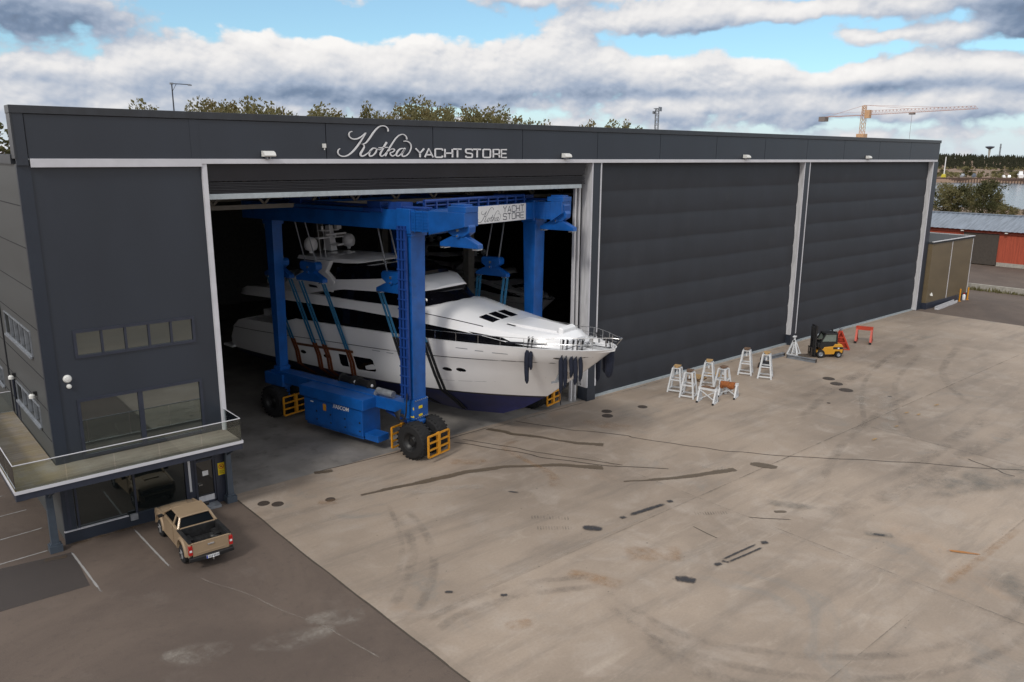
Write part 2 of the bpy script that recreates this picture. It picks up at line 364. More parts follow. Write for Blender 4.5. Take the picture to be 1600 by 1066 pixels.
    def build(s, name, mats, parent=None, smooth=False, bevel=0.0, angle=40):
        me = bpy.data.meshes.new(name); me.from_pydata(s.v, [], s.f)
        mats = mats if isinstance(mats, (list, tuple)) else [mats]
        for q in mats: me.materials.append(q)
        me.polygons.foreach_set('material_index', s.mi)
        bm = bmesh.new(); bm.from_mesh(me)
        if smooth: bmesh.ops.remove_doubles(bm, verts=bm.verts, dist=1e-4)
        bmesh.ops.recalc_face_normals(bm, faces=bm.faces); bm.to_mesh(me); bm.free()
        if smooth:
            me.polygons.foreach_set('use_smooth', [True]*len(me.polygons)); me.set_sharp_from_angle(angle=R(angle))
        me.update()
        o = bpy.data.objects.new(name, me); COL.objects.link(o)
        if parent: o.parent = parent
        if bevel:
            md = o.modifiers.new('bevel', 'BEVEL'); md.width = bevel; md.segments = 2; md.limit_method = 'ANGLE'; md.angle_limit = R(35)
            md.harden_normals = False
        return o
def smooth(P, sub):
    out = []
    for i in range(len(P)-1):
        p0, p1, p2, p3 = P[max(i-1, 0)], P[i], P[i+1], P[min(i+2, len(P)-1)]
        for k in range(sub):
            t = k/sub
            out.append(tuple(.5*(2*b+(c-a)*t+(2*a-5*b+4*c-d)*t*t+(3*b-a-3*c+d)*t**3) for a, b, c, d in zip(p0, p1, p2, p3)))
    out.append(tuple(P[-1])); return out
def tag(o, label=None, cat=None, group=None, kind=None):
    if label: o['label'] = label
    if cat: o['category'] = cat
    if group: o['group'] = group
    if kind: o['kind'] = kind
    return o
def T(name, loc, rz, label, cat, group=None):
    o = bpy.data.objects.new(name, None); COL.objects.link(o); o.location = loc; o.rotation_euler = (0, 0, rz); o.empty_display_size = .3
    return tag(o, label, cat, group)
def copy_tree(o, parent=None):
    c = o.copy(); COL.objects.link(c)
    if parent: c.parent = parent
    for ch in list(o.children): copy_tree(ch, c)
    return c
def interp(x, tab):
    if x <= tab[0][0]: return tab[0][1]
    for (a, p), (c, q) in zip(tab, tab[1:]):
        if x <= c: return p+(q-p)*(x-a)/(c-a)
    return tab[-1][1]
ORD = ['first','second','third','fourth','fifth','sixth','seventh','eighth','ninth','tenth','eleventh','twelfth','thirteenth','fourteenth','fifteenth','sixteenth','seventeenth','eighteenth','nineteenth','twentieth']+['twenty-'+q for q in ('first','second','third','fourth','fifth','sixth','seventh','eighth','ninth')]+['thirtieth','thirty-first','thirty-second','thirty-third','thirty-fourth','thirty-fifth']

# ================================================================== SETTING: ground, yard, water
def ground_mats():
    mt = bpy.data.materials.new('weathered concrete'); mt.use_nodes = True; nt = mt.node_tree; b = NB(nt); bs = nt.nodes['Principled BSDF']
    tc = b.n('ShaderNodeTexCoord'); v = tc.outputs['Object']; x, y, z = b.sep(v)
    n1 = b.noise(v, .07, 5, .6); n2 = b.noise(v, .45, 8, .65, .6); n3 = b.noise(v, 9, 4, .7)
    mp = b.n('ShaderNodeMapping'); mp.inputs['Rotation'].default_value = (0, 0, R(9)); mp.inputs['Scale'].default_value = (.13, .85, 1); nt.links.new(v, mp.inputs[0])
    n4 = b.noise(mp.outputs[0], .9, 8, .7)
    c = b.mix(b.ss(n1, .35, .68), (.245, .196, .154), (.372, .298, .234))
    c = b.mix(b.m('MULTIPLY', b.ss(n2, .45, .72), .55), c, (.41, .352, .300))
    c = b.mix(b.m('MULTIPLY', b.ss(n4, .46, .72), .60), c, (.190, .160, .133))
    n7 = b.noise(b.comb(b.m('MULTIPLY', x, .5), b.m('MULTIPLY', y, 2.2), 3.3), .6, 8, .75, .8)
    c = b.mix(b.m('MULTIPLY', b.ss(n7, .55, .70), .45), c, (.44, .37, .30))
    n5 = b.noise(v, .16, 6, .7, 1.0)
    c = b.mix(b.m('MULTIPLY', b.ss(n5, .58, .72), .40), c, (.20, .20, .19))
    n6 = b.noise(b.comb(b.m('MULTIPLY', x, .11), b.m('MULTIPLY', y, .11), 5.5), 1.0, 7, .7, 1.5)
    c = b.mix(b.m('MULTIPLY', b.ss(n6, .60, .75), .35), c, (.40, .28, .19))
    # each cast bay has its own tone
    cx = b.m('FLOOR', b.m('MULTIPLY_ADD', x, 1/17.2, -14.0/17.2)); cy = b.m('FLOOR', b.m('MULTIPLY_ADD', y, 1/11.5, 26.5/11.5))
    wn = b.n('ShaderNodeTexWhiteNoise'); wn.noise_dimensions = '2D'; nt.links.new(b.comb(cx, cy, 0), wn.inputs['Vector'])
    k = b.m('MULTIPLY_ADD', wn.outputs['Value'], .14, .93)
    k = b.m('MULTIPLY', k, b.m('MULTIPLY_ADD', n3, .34, .83))
    for sc_, lim in ((1.1, .05), (.35, .028)):
        vo = b.n('ShaderNodeTexVoronoi'); vo.inputs['Scale'].default_value = sc_; nt.links.new(v, vo.inputs['Vector'])
        k = b.m('MULTIPLY', k, b.m('SUBTRACT', 1.0, b.m('MULTIPLY', b.ss(vo.outputs['Distance'], lim, lim*.5), .45)))
    hs = b.n('ShaderNodeMix'); hs.data_type = 'RGBA'; hs.blend_type = 'MULTIPLY'; hs.inputs[0].default_value = 1
    nt.links.new(c, hs.inputs[6]); nt.links.new(b.comb(k, k, k), hs.inputs[7]); nt.links.new(hs.outputs[2], bs.inputs['Base Color'])
    nt.links.new(b.m('MULTIPLY_ADD', n2, .25, .62), bs.inputs['Roughness'])
    bp = b.n('ShaderNodeBump'); bp.inputs['Distance'].default_value = .006; nt.links.new(n3, bp.inputs['Height']); nt.links.new(bp.outputs[0], bs.inputs['Normal'])
    M['concrete'] = mt
    mt = bpy.data.materials.new('asphalt'); mt.use_nodes = True; nt = mt.node_tree; b = NB(nt); bs = nt.nodes['Principled BSDF']
    tc = b.n('ShaderNodeTexCoord'); v = tc.outputs['Object']
    n1 = b.noise(v, .12, 6, .65, .5); n2 = b.noise(v, 30, 3, .7); n3 = b.noise(v, .5, 7, .7)
    c = b.mix(b.ss(n1, .35, .68), (.092, .068, .055), (.136, .102, .081))
    c = b.mix(b.m('MULTIPLY', b.ss(n3, .55, .72), .35), c, (.165, .135, .115))
    n4 = b.noise(v, 3.0, 6, .75)
    c = b.mix(b.m('MULTIPLY', b.ss(n4, .52, .70), .40), c, (.060, .048, .042)); c = b.mix(b.m('MULTIPLY', b.ss(n2, .5, .7), .40), c, (.20, .17, .15))
    nt.links.new(c, bs.inputs['Base Color']); bs.inputs['Roughness'].default_value = .85
    bp = b.n('ShaderNodeBump'); bp.inputs['Distance'].default_value = .006; nt.links.new(n2, bp.inputs['Height']); nt.links.new(bp.outputs[0], bs.inputs['Normal'])
    M['asphalt'] = mt
    mt = bpy.data.materials.new('field and scrub ground'); mt.use_nodes = True; nt = mt.node_tree; b = NB(nt); bs = nt.nodes['Principled BSDF']
    tc = b.n('ShaderNodeTexCoord'); n1 = b.noise(tc.outputs['Object'], .008, 6, .6); n2 = b.noise(tc.outputs['Object'], .08, 6, .7)
    c = b.mix(b.ss(n1, .34, .46), (.070, .066, .036), (.25, .165, .115)); c = b.mix(b.m('MULTIPLY', b.ss(n2, .55, .7), .5), c, (.055, .056, .028))
    nt.links.new(c, bs.inputs['Base Color']); bs.inputs['Roughness'].default_value = .95
    M['field'] = mt
    mt = bpy.data.materials.new('harbour water'); mt.use_nodes = True; nt = mt.node_tree; b = NB(nt); bs = nt.nodes['Principled BSDF']
    bs.inputs['Base Color'].default_value = (.06, .075, .09, 1); bs.inputs['Roughness'].default_value = .16; bs.inputs['IOR'].default_value = 1.8
    tc = b.n('ShaderNodeTexCoord'); bp = b.n('ShaderNodeBump'); bp.inputs['Distance'].default_value = .04
    nt.links.new(b.noise(tc.outputs['Object'], .4, 4, .6), bp.inputs['Height']); nt.links.new(bp.outputs[0], bs.inputs['Normal'])
    M['water'] = mt
    mt = bpy.data.materials.new('balcony planks'); mt.use_nodes = True; nt = mt.node_tree; b = NB(nt); bs = nt.nodes['Principled BSDF']
    tc = b.n('ShaderNodeTexCoord'); v = tc.outputs['Object']; x, y, z = b.sep(v)
    fr = b.m('FRACT', b.m('MULTIPLY', y, 1/.14)); gap = b.ss(b.m('ABSOLUTE', b.m('SUBTRACT', fr, .5)), .40, .48)
    wn = b.n('ShaderNodeTexWhiteNoise'); wn.noise_dimensions = '1D'; nt.links.new(b.m('FLOOR', b.m('MULTIPLY', y, 1/.14)), wn.inputs['W'])
    n1 = b.noise(v, .9, 6, .65); n2 = b.noise(b.comb(b.m('MULTIPLY', x, .6), b.m('MULTIPLY', y, 5), 0), 2, 5, .7)
    c = b.mix(wn.outputs['Value'], (.225, .19, .155), (.305, .262, .215)); c = b.mix(b.m('MULTIPLY', b.ss(n2, .4, .7), .5), c, (.15, .13, .10))
    c = b.mix(b.m('MULTIPLY', b.m('MULTIPLY', b.ss(n1, .38, .6), b.ss(x, 8.0, 4.5)), .7), c, (.24, .18, .075)); n9 = b.noise(v, .5, 5, .6); c = b.mix(b.m('MULTIPLY', b.ss(n9, .45, .65), .5), c, (.34, .315, .27)); c = b.mix(b.m('MULTIPLY', gap, .6), c, (.03, .026, .02))
    nt.links.new(c, bs.inputs['Base Color']); bs.inputs['Roughness'].default_value = .8
    M['deck'] = mt
ground_mats()
def land(x, y):
    dx, dy = x-CAM.x, y-CAM.y; r = math.hypot(dx, dy); a = math.degrees(math.atan2(dx, dy))
    st = lambda v, lo, hi: (lambda t: t*t*(3-2*t))(min(1, max(0, (v-lo)/(hi-lo))))
    w = st(a, 50, 58)*(1-st(a, 120, 130))
    bank = 338+10*math.sin(a*1.7)+6*math.sin(a*4.1); far = 745+12*math.sin(a*.9)
    sea = st(r, bank-12, bank+4)*(1-st(r, far-6, far+2))
    hill = 17*st(r, 1450, 2000)*(.75+.25*math.sin(a*.21+1.2))
    return -.03-5.5*sea*w+hill
g = MB(); rad = [0, 40, 90, 140, 200, 260, 300, 318, 326, 334, 342, 350, 360, 420, 560, 700, 728, 736, 742, 748, 755, 770, 850, 1000, 1200, 1450, 1600, 1750, 1900, 2100, 2600, 4000, 7000]
NA = 240
for i, r in enumerate(rad):
    for k in range(NA):
        t = 2*math.pi*k/NA; px, py = CAM.x+r*math.sin(t), CAM.y+r*math.cos(t); g.v.append((px, py, land(px, py)))
for i in range(len(rad)-1):
    for k in range(NA): g.f.append((i*NA+k, (i+1)*NA+k, (i+1)*NA+(k+1)%NA, i*NA+(k+1)%NA)); g.mi.append(0)
tag(g.build('ground', M['field'], smooth=True, angle=60), kind='structure')
g = MB(); g.add([(150, -500, -2.5), (2000, -500, -2.5), (2000, 1500, -2.5), (150, 1500, -2.5)], [(0, 1, 2, 3)])
tag(g.build('water', M['water']), kind='structure')
g = MB(); g.add([(-60, -90, 0), (16.5, -90, 0), (16.5, 60, 0), (-60, 60, 0)], [(0, 1, 2, 3)]); g.add([(91.2, -90, 0), (139.4, -90, 0), (139.4, 60, 0), (91.2, 60, 0)], [(0, 1, 2, 3)])
tag(g.build('asphalt', M['asphalt']), kind='structure')
# concrete apron with a slightly ragged edge against the asphalt
g = MB(); edge = []
y = -90
while y < .2:
    base = 13.55 if y > -8 else 13.55+(-8-y)*.02
    edge.append((base+.05*noise.noise(Vector((y*.9, 0, 0)))+.03*noise.noise(Vector((y*4, 3, 0))), y, .004)); y += .4
poly = edge+[(13.5, .2, .004)]
n = len(poly)
for p in poly: g.v.append(p)
for p in poly: g.v.append((91.2, p[1], .004))
for i in range(n-1): g.f.append((i, n+i, n+i+1, i+1)); g.mi.append(0)
tag(g.build('concrete_apron', M['concrete']), kind='structure')

# ---- wear on the ground: each is a thin film with ragged edges
def film(name, strips, m, z, sub=6):
    vs = []; fs = []; fd = []
    for pts in strips:                       # (x, y, width)
        P = smooth(pts, sub) if len(pts) > 2 else [tuple(pts[0][k]+(pts[1][k]-pts[0][k])*t/8 for k in range(3)) for t in range(9)]
        o = len(vs)
        for i, (a, c, w) in enumerate(P):
            a0, c0, _ = P[max(i-1, 0)]; a1, c1, _ = P[min(i+1, len(P)-1)]; dx, dy = a1-a0, c1-c0; l = math.hypot(dx, dy) or 1
            e = min(1, min(i, len(P)-1-i)/2)
            for t, f in ((-1, 0), (-.5, .75), (0, 1), (.5, .75), (1, 0)):
                vs.append((a-dy/l*w*.5*t, c+dx/l*w*.5*t, z)); fd.append(f*e)
        for i in range(len(P)-1):
            for k in range(4): fs.append((o+i*5+k, o+i*5+k+1, o+i*5+6+k, o+i*5+5+k))
    me = bpy.data.meshes.new(name); me.from_pydata(vs, [], fs); me.materials.append(m)
    at = me.attributes.new('fade', 'FLOAT', 'POINT'); at.data.foreach_set('value', fd)
    o = bpy.data.objects.new(name, me); COL.objects.link(o); return tag(o, kind='structure')
def st(P, w): return [(x, y, w) for x, y in P] if not isinstance(w, (list, tuple)) else [(x, y, q) for (x, y), q in zip(P, w)]
cr = mark_mat('wet crack line', (.080, .064, .050), .9, 5.0, thr=(.1, .9)); wet = mark_mat('damp concrete', (.135, .104, .074), .88, 5.0, .5, thr=(.15, .60))
rust = mark_mat('rust stain', (.40, .22, .09), .42, .9); rust2 = mark_mat('strong rust stain', (.42, .18, .05), .9, 1.5, thr=(.1, .8))
tar = mark_mat('tar and paint patch', (.038, .038, .044), .88, 6.0, thr=(.15, 1.05)); tyre = mark_mat('tyre marks', (.14, .125, .11), .30, .5); joint = mark_mat('slab joint', (.15, .13, .105), .8, .6)
pale = mark_mat('pale slab edge', (.46, .41, .36), .30, .6); line = mark_mat('worn parking paint', (.42, .41, .40), .7, 2.5, thr=(.1, .8)); grime = mark_mat('dark grime', (.10, .09, .08), .6, 1.6)
patchm = mark_mat('fresh asphalt patch', (.062, .052, .049), .75, .5, thr=(.1, .35)); algae = mark_mat('green grey algae stain', (.17, .17, .155), .6, .35); whitish = mark_mat('pale scuff', (.46, .42, .37), .45, .8); dash = mark_mat('worn yellow paint', (.42, .26, .10), .7, 2.0, thr=(.1, .9))
litter = mark_mat('leaf litter', (.13, .085, .045), .8, 2.5)
def wob(P, a=.08, n=3):
    out = []
    for i in range(len(P)-1):
        for k in range(n):
            t = k/n; x = P[i][0]+(P[i+1][0]-P[i][0])*t; y = P[i][1]+(P[i+1][1]-P[i][1])*t
            out.append((x+a*noise.noise(Vector((x*2, y*2, 1))), y+a*noise.noise(Vector((x*2, y*2, 7)))))
    return out+[P[-1]]
film('concrete_cracks', [st(wob([(31.93,-.11),(33.56,-3.77),(35.15,-6.34),(35.6,-7.54),(36.84,-10.18),(37.94,-12.2),(39.76,-14.71),(42.69,-17.97),(45.36,-21.22),(47.82,-24.41),(51,-28.5)], .25), .13),
    st(wob([(26.54,-.69),(28.07,-3.69),(29,-6.11),(30.9,-9.25),(33.16,-11.75)], .2), .14), st(wob([(27.19,-.61),(28.82,-3.9),(30,-6.7),(31.62,-9.78)], .2), .12),
    st(wob([(47.35,-21.63),(46.98,-23.1),(46.61,-24.4)], .2), .13), st(wob([(28.47,-16.75),(28.33,-18.28)], .1), .08), st(wob([(31.19,-17.84),(32.6,-19.41)], .1), .10), st(wob([(18.2,.3),(24.6,-.2),(30,-.1)], .05), .12)], cr, .012)
film('wet_streaks', [st(wob([(29.63,-.2),(30.2,-1.92),(31.23,-3.71),(32.08,-5.59),(33.12,-6.89)], .15), [.5]*3+[.45]*3+[.32]*3+[.5]*3+[.8]),
    st(wob([(18.41,-3.95),(19.72,-4.09),(21.86,-4.56),(24.22,-4.92),(26.38,-5.7),(28.61,-7.18),(30.09,-8.81),(30.48,-9.28)], .12), [.25]*3+[.4]*3+[.6]*3+[.55]*3+[.4]*3+[.5]*3+[.7]*3+[.6]),
    st(wob([(29.83,-11.24),(31.41,-12.22),(33.06,-13.04),(34.67,-13.68),(35.9,-14.11)], .12), [.2]*3+[.4]*3+[.5]*3+[.6]*3+[.6]), st([(37.2,-14.1),(37.54,-14.8),(37.85,-15.5)], [.5, .9, .5]),
    st([(32.7,-18.4),(32.95,-18.57),(33.2,-18.8)], .3), st([(18.0,.25),(18.45,0),(19.0,-.1)], .5)], wet, .020)
film('rust_stains', [st([(29.75,-3.19),(28.89,-3.09),(28.28,-3.45),(27.93,-5.61),(27.8,-7.4),(27.45,-8.55),(26.66,-9.59)], [.4,.5,.6,.5,.6,.7,1.2]), st([(35.2,-3),(35.85,-4.7),(36.6,-6.2)], [1.2,1.8,1.5]), st([(24.5,-3.2),(25.4,-4.0),(26.2,-4.6)], 1.0),
    st([(16.6,-17.3),(17.1,-17.6),(17.6,-17.8)], .8), st([(21,-16),(21.6,-17.2),(22,-18.3)], 1.0), st([(16.4,-3.3),(16.8,-3.6),(17.3,-3.9)], .9), st([(24,-16.5),(25,-17.4),(26,-18.2)], 1.6), st([(31.5,-26.5),(35.5,-26.6),(40,-26.7)], .5)], rust, .028)
film('rust_streak', [st([(35.05,-25.4),(35.4,-25.95),(35.75,-26.5)], [.22,.26,.1])], rust2, .032)
film('tar_patches', [st([(27.0,-14.16),(28.2,-14.3),(29.44,-14.45)], [.34,.38,.34]), st([(26.45,-14.1),(26.85,-14.15)], .36), st([(29.6,-14.35),(29.98,-14.5)], .4), st([(24.4,-13.6),(24.74,-13.98),(25.0,-14.4)], [.5,.75,.4]),
    st([(26.73,-19.55),(28,-19.62),(29.2,-19.72)], .16), st([(26.73,-19.82),(28,-19.95),(29.2,-20.05)], .16), st([(26.7,-19.55),(26.85,-19.9)], .2), st([(26.15,-19.6),(26.6,-19.72)], .34), st([(29.35,-19.75),(29.75,-19.95)], .38), st([(24.0,-19.2),(24.3,-19.52),(24.55,-19.95)], [.5,.75,.5]),
    st([(24.4,-8.3),(24.75,-8.85)], .2), st([(34.0,-22.5),(34.4,-23.1)], .3), st([(16.3,-14.0),(16.6,-14.3)], .25), st([(17.8,-15.6),(18.1,-15.8)], .25)], tar, .036)
film('tyre_marks', [st([(21.25,-18.13),(21.03,-19.96),(21,-21.11),(21.4,-22.57),(22.07,-23.75),(23.77,-25.78),(26.1,-27.46),(28.56,-28.48),(31.16,-29.04),(34,-29)], .55), st([(20.6,-18.2),(20.3,-20.5),(20.4,-22.3),(21.0,-24),(22.5,-26.1),(25,-28.2),(28,-29.4),(31,-29.9)], .5), st([(20.88,-19.3),(20.0,-21.58),(19.9,-23.5),(20.6,-25.5)], .9),
    st([(14.54,-15.98),(16,-15.71),(18.54,-16.22),(21.58,-17.83)], .55), st([(14.6,-15.2),(16.48,-15.1),(18.95,-15.5),(21.9,-17.1)], .5), st([(18.55,-7.04),(17.58,-9.86),(15.93,-12.05),(14.17,-13.63)], .6), st([(19.3,-6.8),(18.4,-9.9),(16.8,-12.6),(14.6,-14.6)], .5), st([(18.98,-5.66),(17.24,-9.58),(15.22,-12.26)], .35),
    st([(56,-21.6),(44.33,-21.4),(38,-21.0),(34,-20.0)], 1.6), st([(57,-19.6),(48,-20),(41,-20.4)], 1.2), st([(60,-14),(52,-14.6),(44,-16),(38,-18)], .7), st([(62,-9),(54,-10),(46,-12)], .8), st([(72,-9),(60,-12),(50,-17),(46,-21)], .6), st([(70,-7.5),(58,-10.5),(47,-16)], .5), st([(80,-6),(70,-8),(60,-9),(50,-9.5)], 1.2), st([(78,-10),(66,-13),(58,-18)], .8)], tyre, .040)
treads = []
for (x0, y0, x1, y1) in ((23.35,-11.35,24.56,-12.54), (22.81,-12.36,23.98,-13.34), (29.6,-16.1,30.8,-17.0)):
    for k in range(13):
        t = k/12; x, y = x0+(x1-x0)*t, y0+(y1-y0)*t; treads.append(st([(x-.14, y-.17), (x+.14, y+.17)], .085))
film('tread_prints', treads, grime, .044)
film('slab_joints', [st([(13.7,-15),(91,-15)], .10), st([(31.2,-.2),(31.2,-60)], .10), st([(31.2,-26.5),(91,-26.7)], .12), st([(48.4,-.2),(48.4,-60)], .06), st([(65.6,-.2),(65.6,-60)], .06), st([(82.8,-.2),(82.8,-60)], .06), st([(13.6,-.35),(91,-.35)], .14), st([(13.9,-26.5),(31.2,-26.5)], .06)], joint, .048)
film('pale_slab_edges', [st([(13.8,-14.8),(31.2,-14.8)], .3), st([(31.0,-15),(31.0,-30)], .35), st([(31.5,-26.2),(50,-26.3)], .4)], pale, .052)
film('grime_patches', [st([(33.3,-17.5),(34,-18.6),(34.7,-19.6)], [.8,1.0,.5]), st([(33.8,-22.2),(34.2,-22.8),(34.6,-23.3)], .6)], algae, .056)
film('algae_stains', [st([(33,-28),(36,-30),(40,-33),(46,-36)], [3,5,7,8]), st([(40,-22),(46,-24),(52,-27)], [2,3.5,4])], algae, .060)
film('pale_scuffs', [st([(34.6,-12.6),(35.1,-13.2),(35.6,-13.9)], .9), st([(57,-12.5),(52,-15),(48,-17)], 1.3), st([(20,-5),(22,-6),(24,-7.2)], .9), st([(55,-12),(52,-13.0)], 1.5)]+[st([(33.6+k*.28,-24.6-k*.25),(34.1+k*.28,-24.35-k*.25)], .16) for k in range(5)], whitish, .064)
film('yellow_dashes', [st([(49.5,-16.59),(50.04,-16.65)], .18), st([(52.77,-15.78),(53.36,-15.84)], .2), st([(53.08,-16.48),(53.63,-16.5)], .2), st([(56.05,-16.37),(56.8,-16.41)], .2), st([(46,-16.8),(46.7,-16.85)], .2)], dash, .068)
film('parking_lines', [st([(5.99,-.95),(6.05,-3),(6.11,-5.42)], .12), st([(8.68,-.4),(8.73,-2.8),(8.79,-5.28)], .12), st([(5.33,-.28),(4.4,-.32),(2.0,-.4)], .12), st([(5.58,2.28),(4.7,2.2),(1.5,2.0)], .12), st([(5.42,4.91),(4.7,4.88),(1.5,4.7)], .12), st([(5.4,7.5),(1.5,7.4)], .12)], line, .012)
pm = bpy.data.meshes.new('asphalt_patch'); pm.from_pydata([(-3, -4.4, .008), (3.1, -4.45, .008), (5.9, -4.55, .008), (6.03, -1.1, .008), (3.2, -.75, .008), (-3, -.8, .008)], [], [(0, 1, 2, 3, 4, 5)]); pm.materials.append(patchm)
pm.attributes.new('fade', 'FLOAT', 'POINT').data.foreach_set('value', [1.0]*6); po = bpy.data.objects.new('asphalt_patch', pm); COL.objects.link(po); tag(po, kind='structure')
film('apron_edge_gap', [[(x-.03, y, .10+.05*noise.noise(Vector((y, 1, 1)))) for x, y, _ in edge[::3]]], cr, .010, 3)
film('asphalt_stains', [st(wob([(9.3,-6.4),(10.5,-9.5),(11.6,-13),(12.2,-16)], .2), .09), st([(11.2,-12.2),(12.3,-12.9),(13.2,-13.4)], [.6,1.4,.8]), st([(9,-12.5),(10.5,-13.2),(12,-13.4)], [.5,1.5,.6]), st([(6.5,-11),(7.5,-11.8),(8.8,-12)], [.5,1.6,.6])], whitish, .016)
film('leaf_litter', [st([(6,-.35),(7.5,-.3),(9.5,-.3)], .45), st([(4.9,-1.2),(5.4,-1.3),(5.8,-1.35)], .4)], litter, .020)

# manhole covers
mh = MB(); mh.lathe((0, 0, 0), (0, 0, 1), [(.0001, .016), (.28, .016), (.29, .010), (.31, .010), (.32, .018), (.40, .018), (.42, 0)], 28)
mh0 = mh.build('manhole_cover', M['iron'])
MH = [(14.34,-1.71,'round iron manhole cover nearest the dark balcony post, left of a pair',.7), (14.83,-2.22,'round iron manhole cover beside the balcony post, right of a pair',.7), (37.95,-2.65,'iron cover by the bow, upper one of the pair under the door pillar',.85), (37.29,-3.32,'iron cover by the bow, lower one of the pair near the rust patch',.9),
      (40.56,-3.55,'lone iron cover on the concrete between the bow and the white stands',.8), (57.12,-8.15,'topmost of three iron covers in a row below the forklift',1.1), (56.22,-9.25,'middle of three iron covers in a row below the forklift',1.1), (55.16,-10.54,'lowest and widest of three iron covers below the forklift',1.2), (17.05,-3.4,'worn iron cover at the left start of the curved wet streak',.6), (56.03,-13.34,'small drain cover far out on the concrete right of the three covers',.35), (51.2,-11.3,'tiny drain cover left of the three covers in a row',.3)]
for i, (x, y, lb, sc) in enumerate(MH):
    o = mh0 if i == 0 else mh0.copy()
    if i: COL.objects.link(o)
    o.location = (x, y, .005); o.scale = (sc, sc, 1); tag(o, lb, 'manhole cover', 'manhole covers in the concrete')

# ================================================================== THE HALL
HL = T('boat_hangar', (6.05, 0, 0), 0, 'long dark grey boat hangar with three tall doors and a silver script sign', 'building')
HX = 6.05
def H(mb, name, m, smooth=False, bevel=0, parent=None):
    o = mb.build(name, m, None, smooth, bevel)
    if parent is None: o.parent = HL; o.matrix_parent_inverse = Matrix.Translation((-HX, 0, 0))
    else: o.parent = parent
    return o
E_, Wd = 92.4, 52.0
# office end (left): front wall with window openings, side wall
g = MB(); g.wall('y', -.10, .20, 6.35, 13.2, .55, 16.15, [(7.37, 8.28, 12.2, 9.26), (7.22, 3.85, 12.3, 6.25), (6.30, .56, 11.25, 3.3), (11.72, .56, 13.15, 3.3)])
H(g, 'front_wall', M['panel'])
g = MB(); g.box(6.02, -.14, .0, 6.5, .1, 16.2); H(g, 'corner_panel', M['panel2'])
g = MB(); g.wall('x', 6.05, 6.3, .1, Wd, 0, 16.25, [(2.0, 8.08, 8.2, 9.12), (2.1, 4.82, 7.5, 5.72), (7.6, 3.66, 8.7, 5.75), (11.4, 4.6, 15, 5.5)])
H(g, 'side_wall', M['olive'])
g = MB()
for zz in (4.6, 6.0, 7.4, 9.5, 11.2, 12.9, 14.6): g.box(6.035, .15, zz, 6.05, 9.3, zz+.03); g.box(6.035, 9.6, zz, 6.05, 40, zz+.03)
g.box(6.0, 9.32, 3.7, 6.05, 9.5, 16.2); H(g, 'panel_joints', M['groove'])
g = MB(); g.box(5.95, .5, 16.25, 6.4, Wd+.2, 16.62); g.box(5.95, Wd-.1, 16.25, E_, Wd+.2, 16.6); g.box(E_-.1, .5, 16.25, E_+.1, Wd, 16.6); H(g, 'roof_edge', M['cap'])
g = MB(); g.box(6.3, .5, 16.2, E_-.1, Wd-.1, 16.4); H(g, 'roof', M['roofdark'])
g = MB(); g.box(13.45, Wd-.3, 0, E_-.3, Wd-.1, 16.15); g.box(E_-.35, .6, 0, E_-.05, Wd-.1, 16.15); g.box(13.25, .5, 0, 13.45, Wd-.1, 16.15); g.box(13.45, .6, 16.0, E_-.35, Wd-.3, 16.15); H(g, 'inner_cladding', M['interior'])
g = MB(); g.add([(13.45, .2, .006), (E_-.3, .2, .006), (E_-.3, Wd-.3, .006), (13.45, Wd-.3, .006)], [(0, 1, 2, 3)])
M['hallfloor'] = mat('hall floor concrete', (.23, .215, .20), .6, var=.22, scale=.5, dirt=((.06, .055, .05), .6, .9)); H(g, 'hall_floor', M['hallfloor'])
for (x, y) in ((39.2, 14), (39.2, 27), (39.2, 40), (65.2, 14), (65.2, 27)):
    g = MB(); g.box(x-.3, y-.35, 0, x+.3, y+.35, 16); g.box(x-.38, y-.43, 0, x+.38, y+.43, .5); H(g, 'hall_column', M['intcol'])
for y in (8, 16, 24, 32, 40):
    g = MB(); g.box(13.5, y-.12, 13.6, E_-.4, y+.12, 13.85); g.box(13.5, y-.12, 15.6, E_-.4, y+.12, 15.85)
    for k in range(26): g.bar((13.6+3*k, y, 13.85), (15.1+3*k, y, 15.6), .12); g.bar((15.1+3*k, y, 15.6), (16.6+3*k, y, 13.85), .12)
    H(g, 'roof_truss', M['intcol'])
# parapet: separate cassettes with open joints, on a dark backing
g = MB(); g.box(6.15, -.16, 16.47, E_, .5, 18.2); H(g, 'parapet_backing', M['groove'])
g = MB(); se = [6.45, 12.99, 19.42, 25.86, 32.4, 38.91, 45.29, 51.93, 58.53, 65.05, 71.51, 78.41, 85.28, 92.42]
for a, c in zip(se, se[1:]): g.box(a+.02, -.21, 16.46, c-.02, -.16, 18.16)
g.box(6.02, -.24, 16.2, 6.44, -.14, 18.2); g.box(12.8, -.225, 16.46, 13.18, -.205, 18.16); H(g, 'parapet_panels', M['panel'])
g = MB(); g.box(5.98, -.28, 18.18, E_+.06, .56, 18.49); g.box(5.99, -.262, 16.45, 6.06, .5, 18.18); H(g, 'parapet_cap', M['cap'], bevel=.015)
g = MB(); g.box(6.5, -.30, 16.12, 13.2, -.10, 16.46); g.box(13.2, -.30, 16.24, 92.0, -.10, 16.46); H(g, 'white_fascia', M['trim'], bevel=.01)
g = MB(); g.box(13.2, -.26, 0.0, 13.42, .5, 16.24); H(g, 'white_jamb', M['trim'])
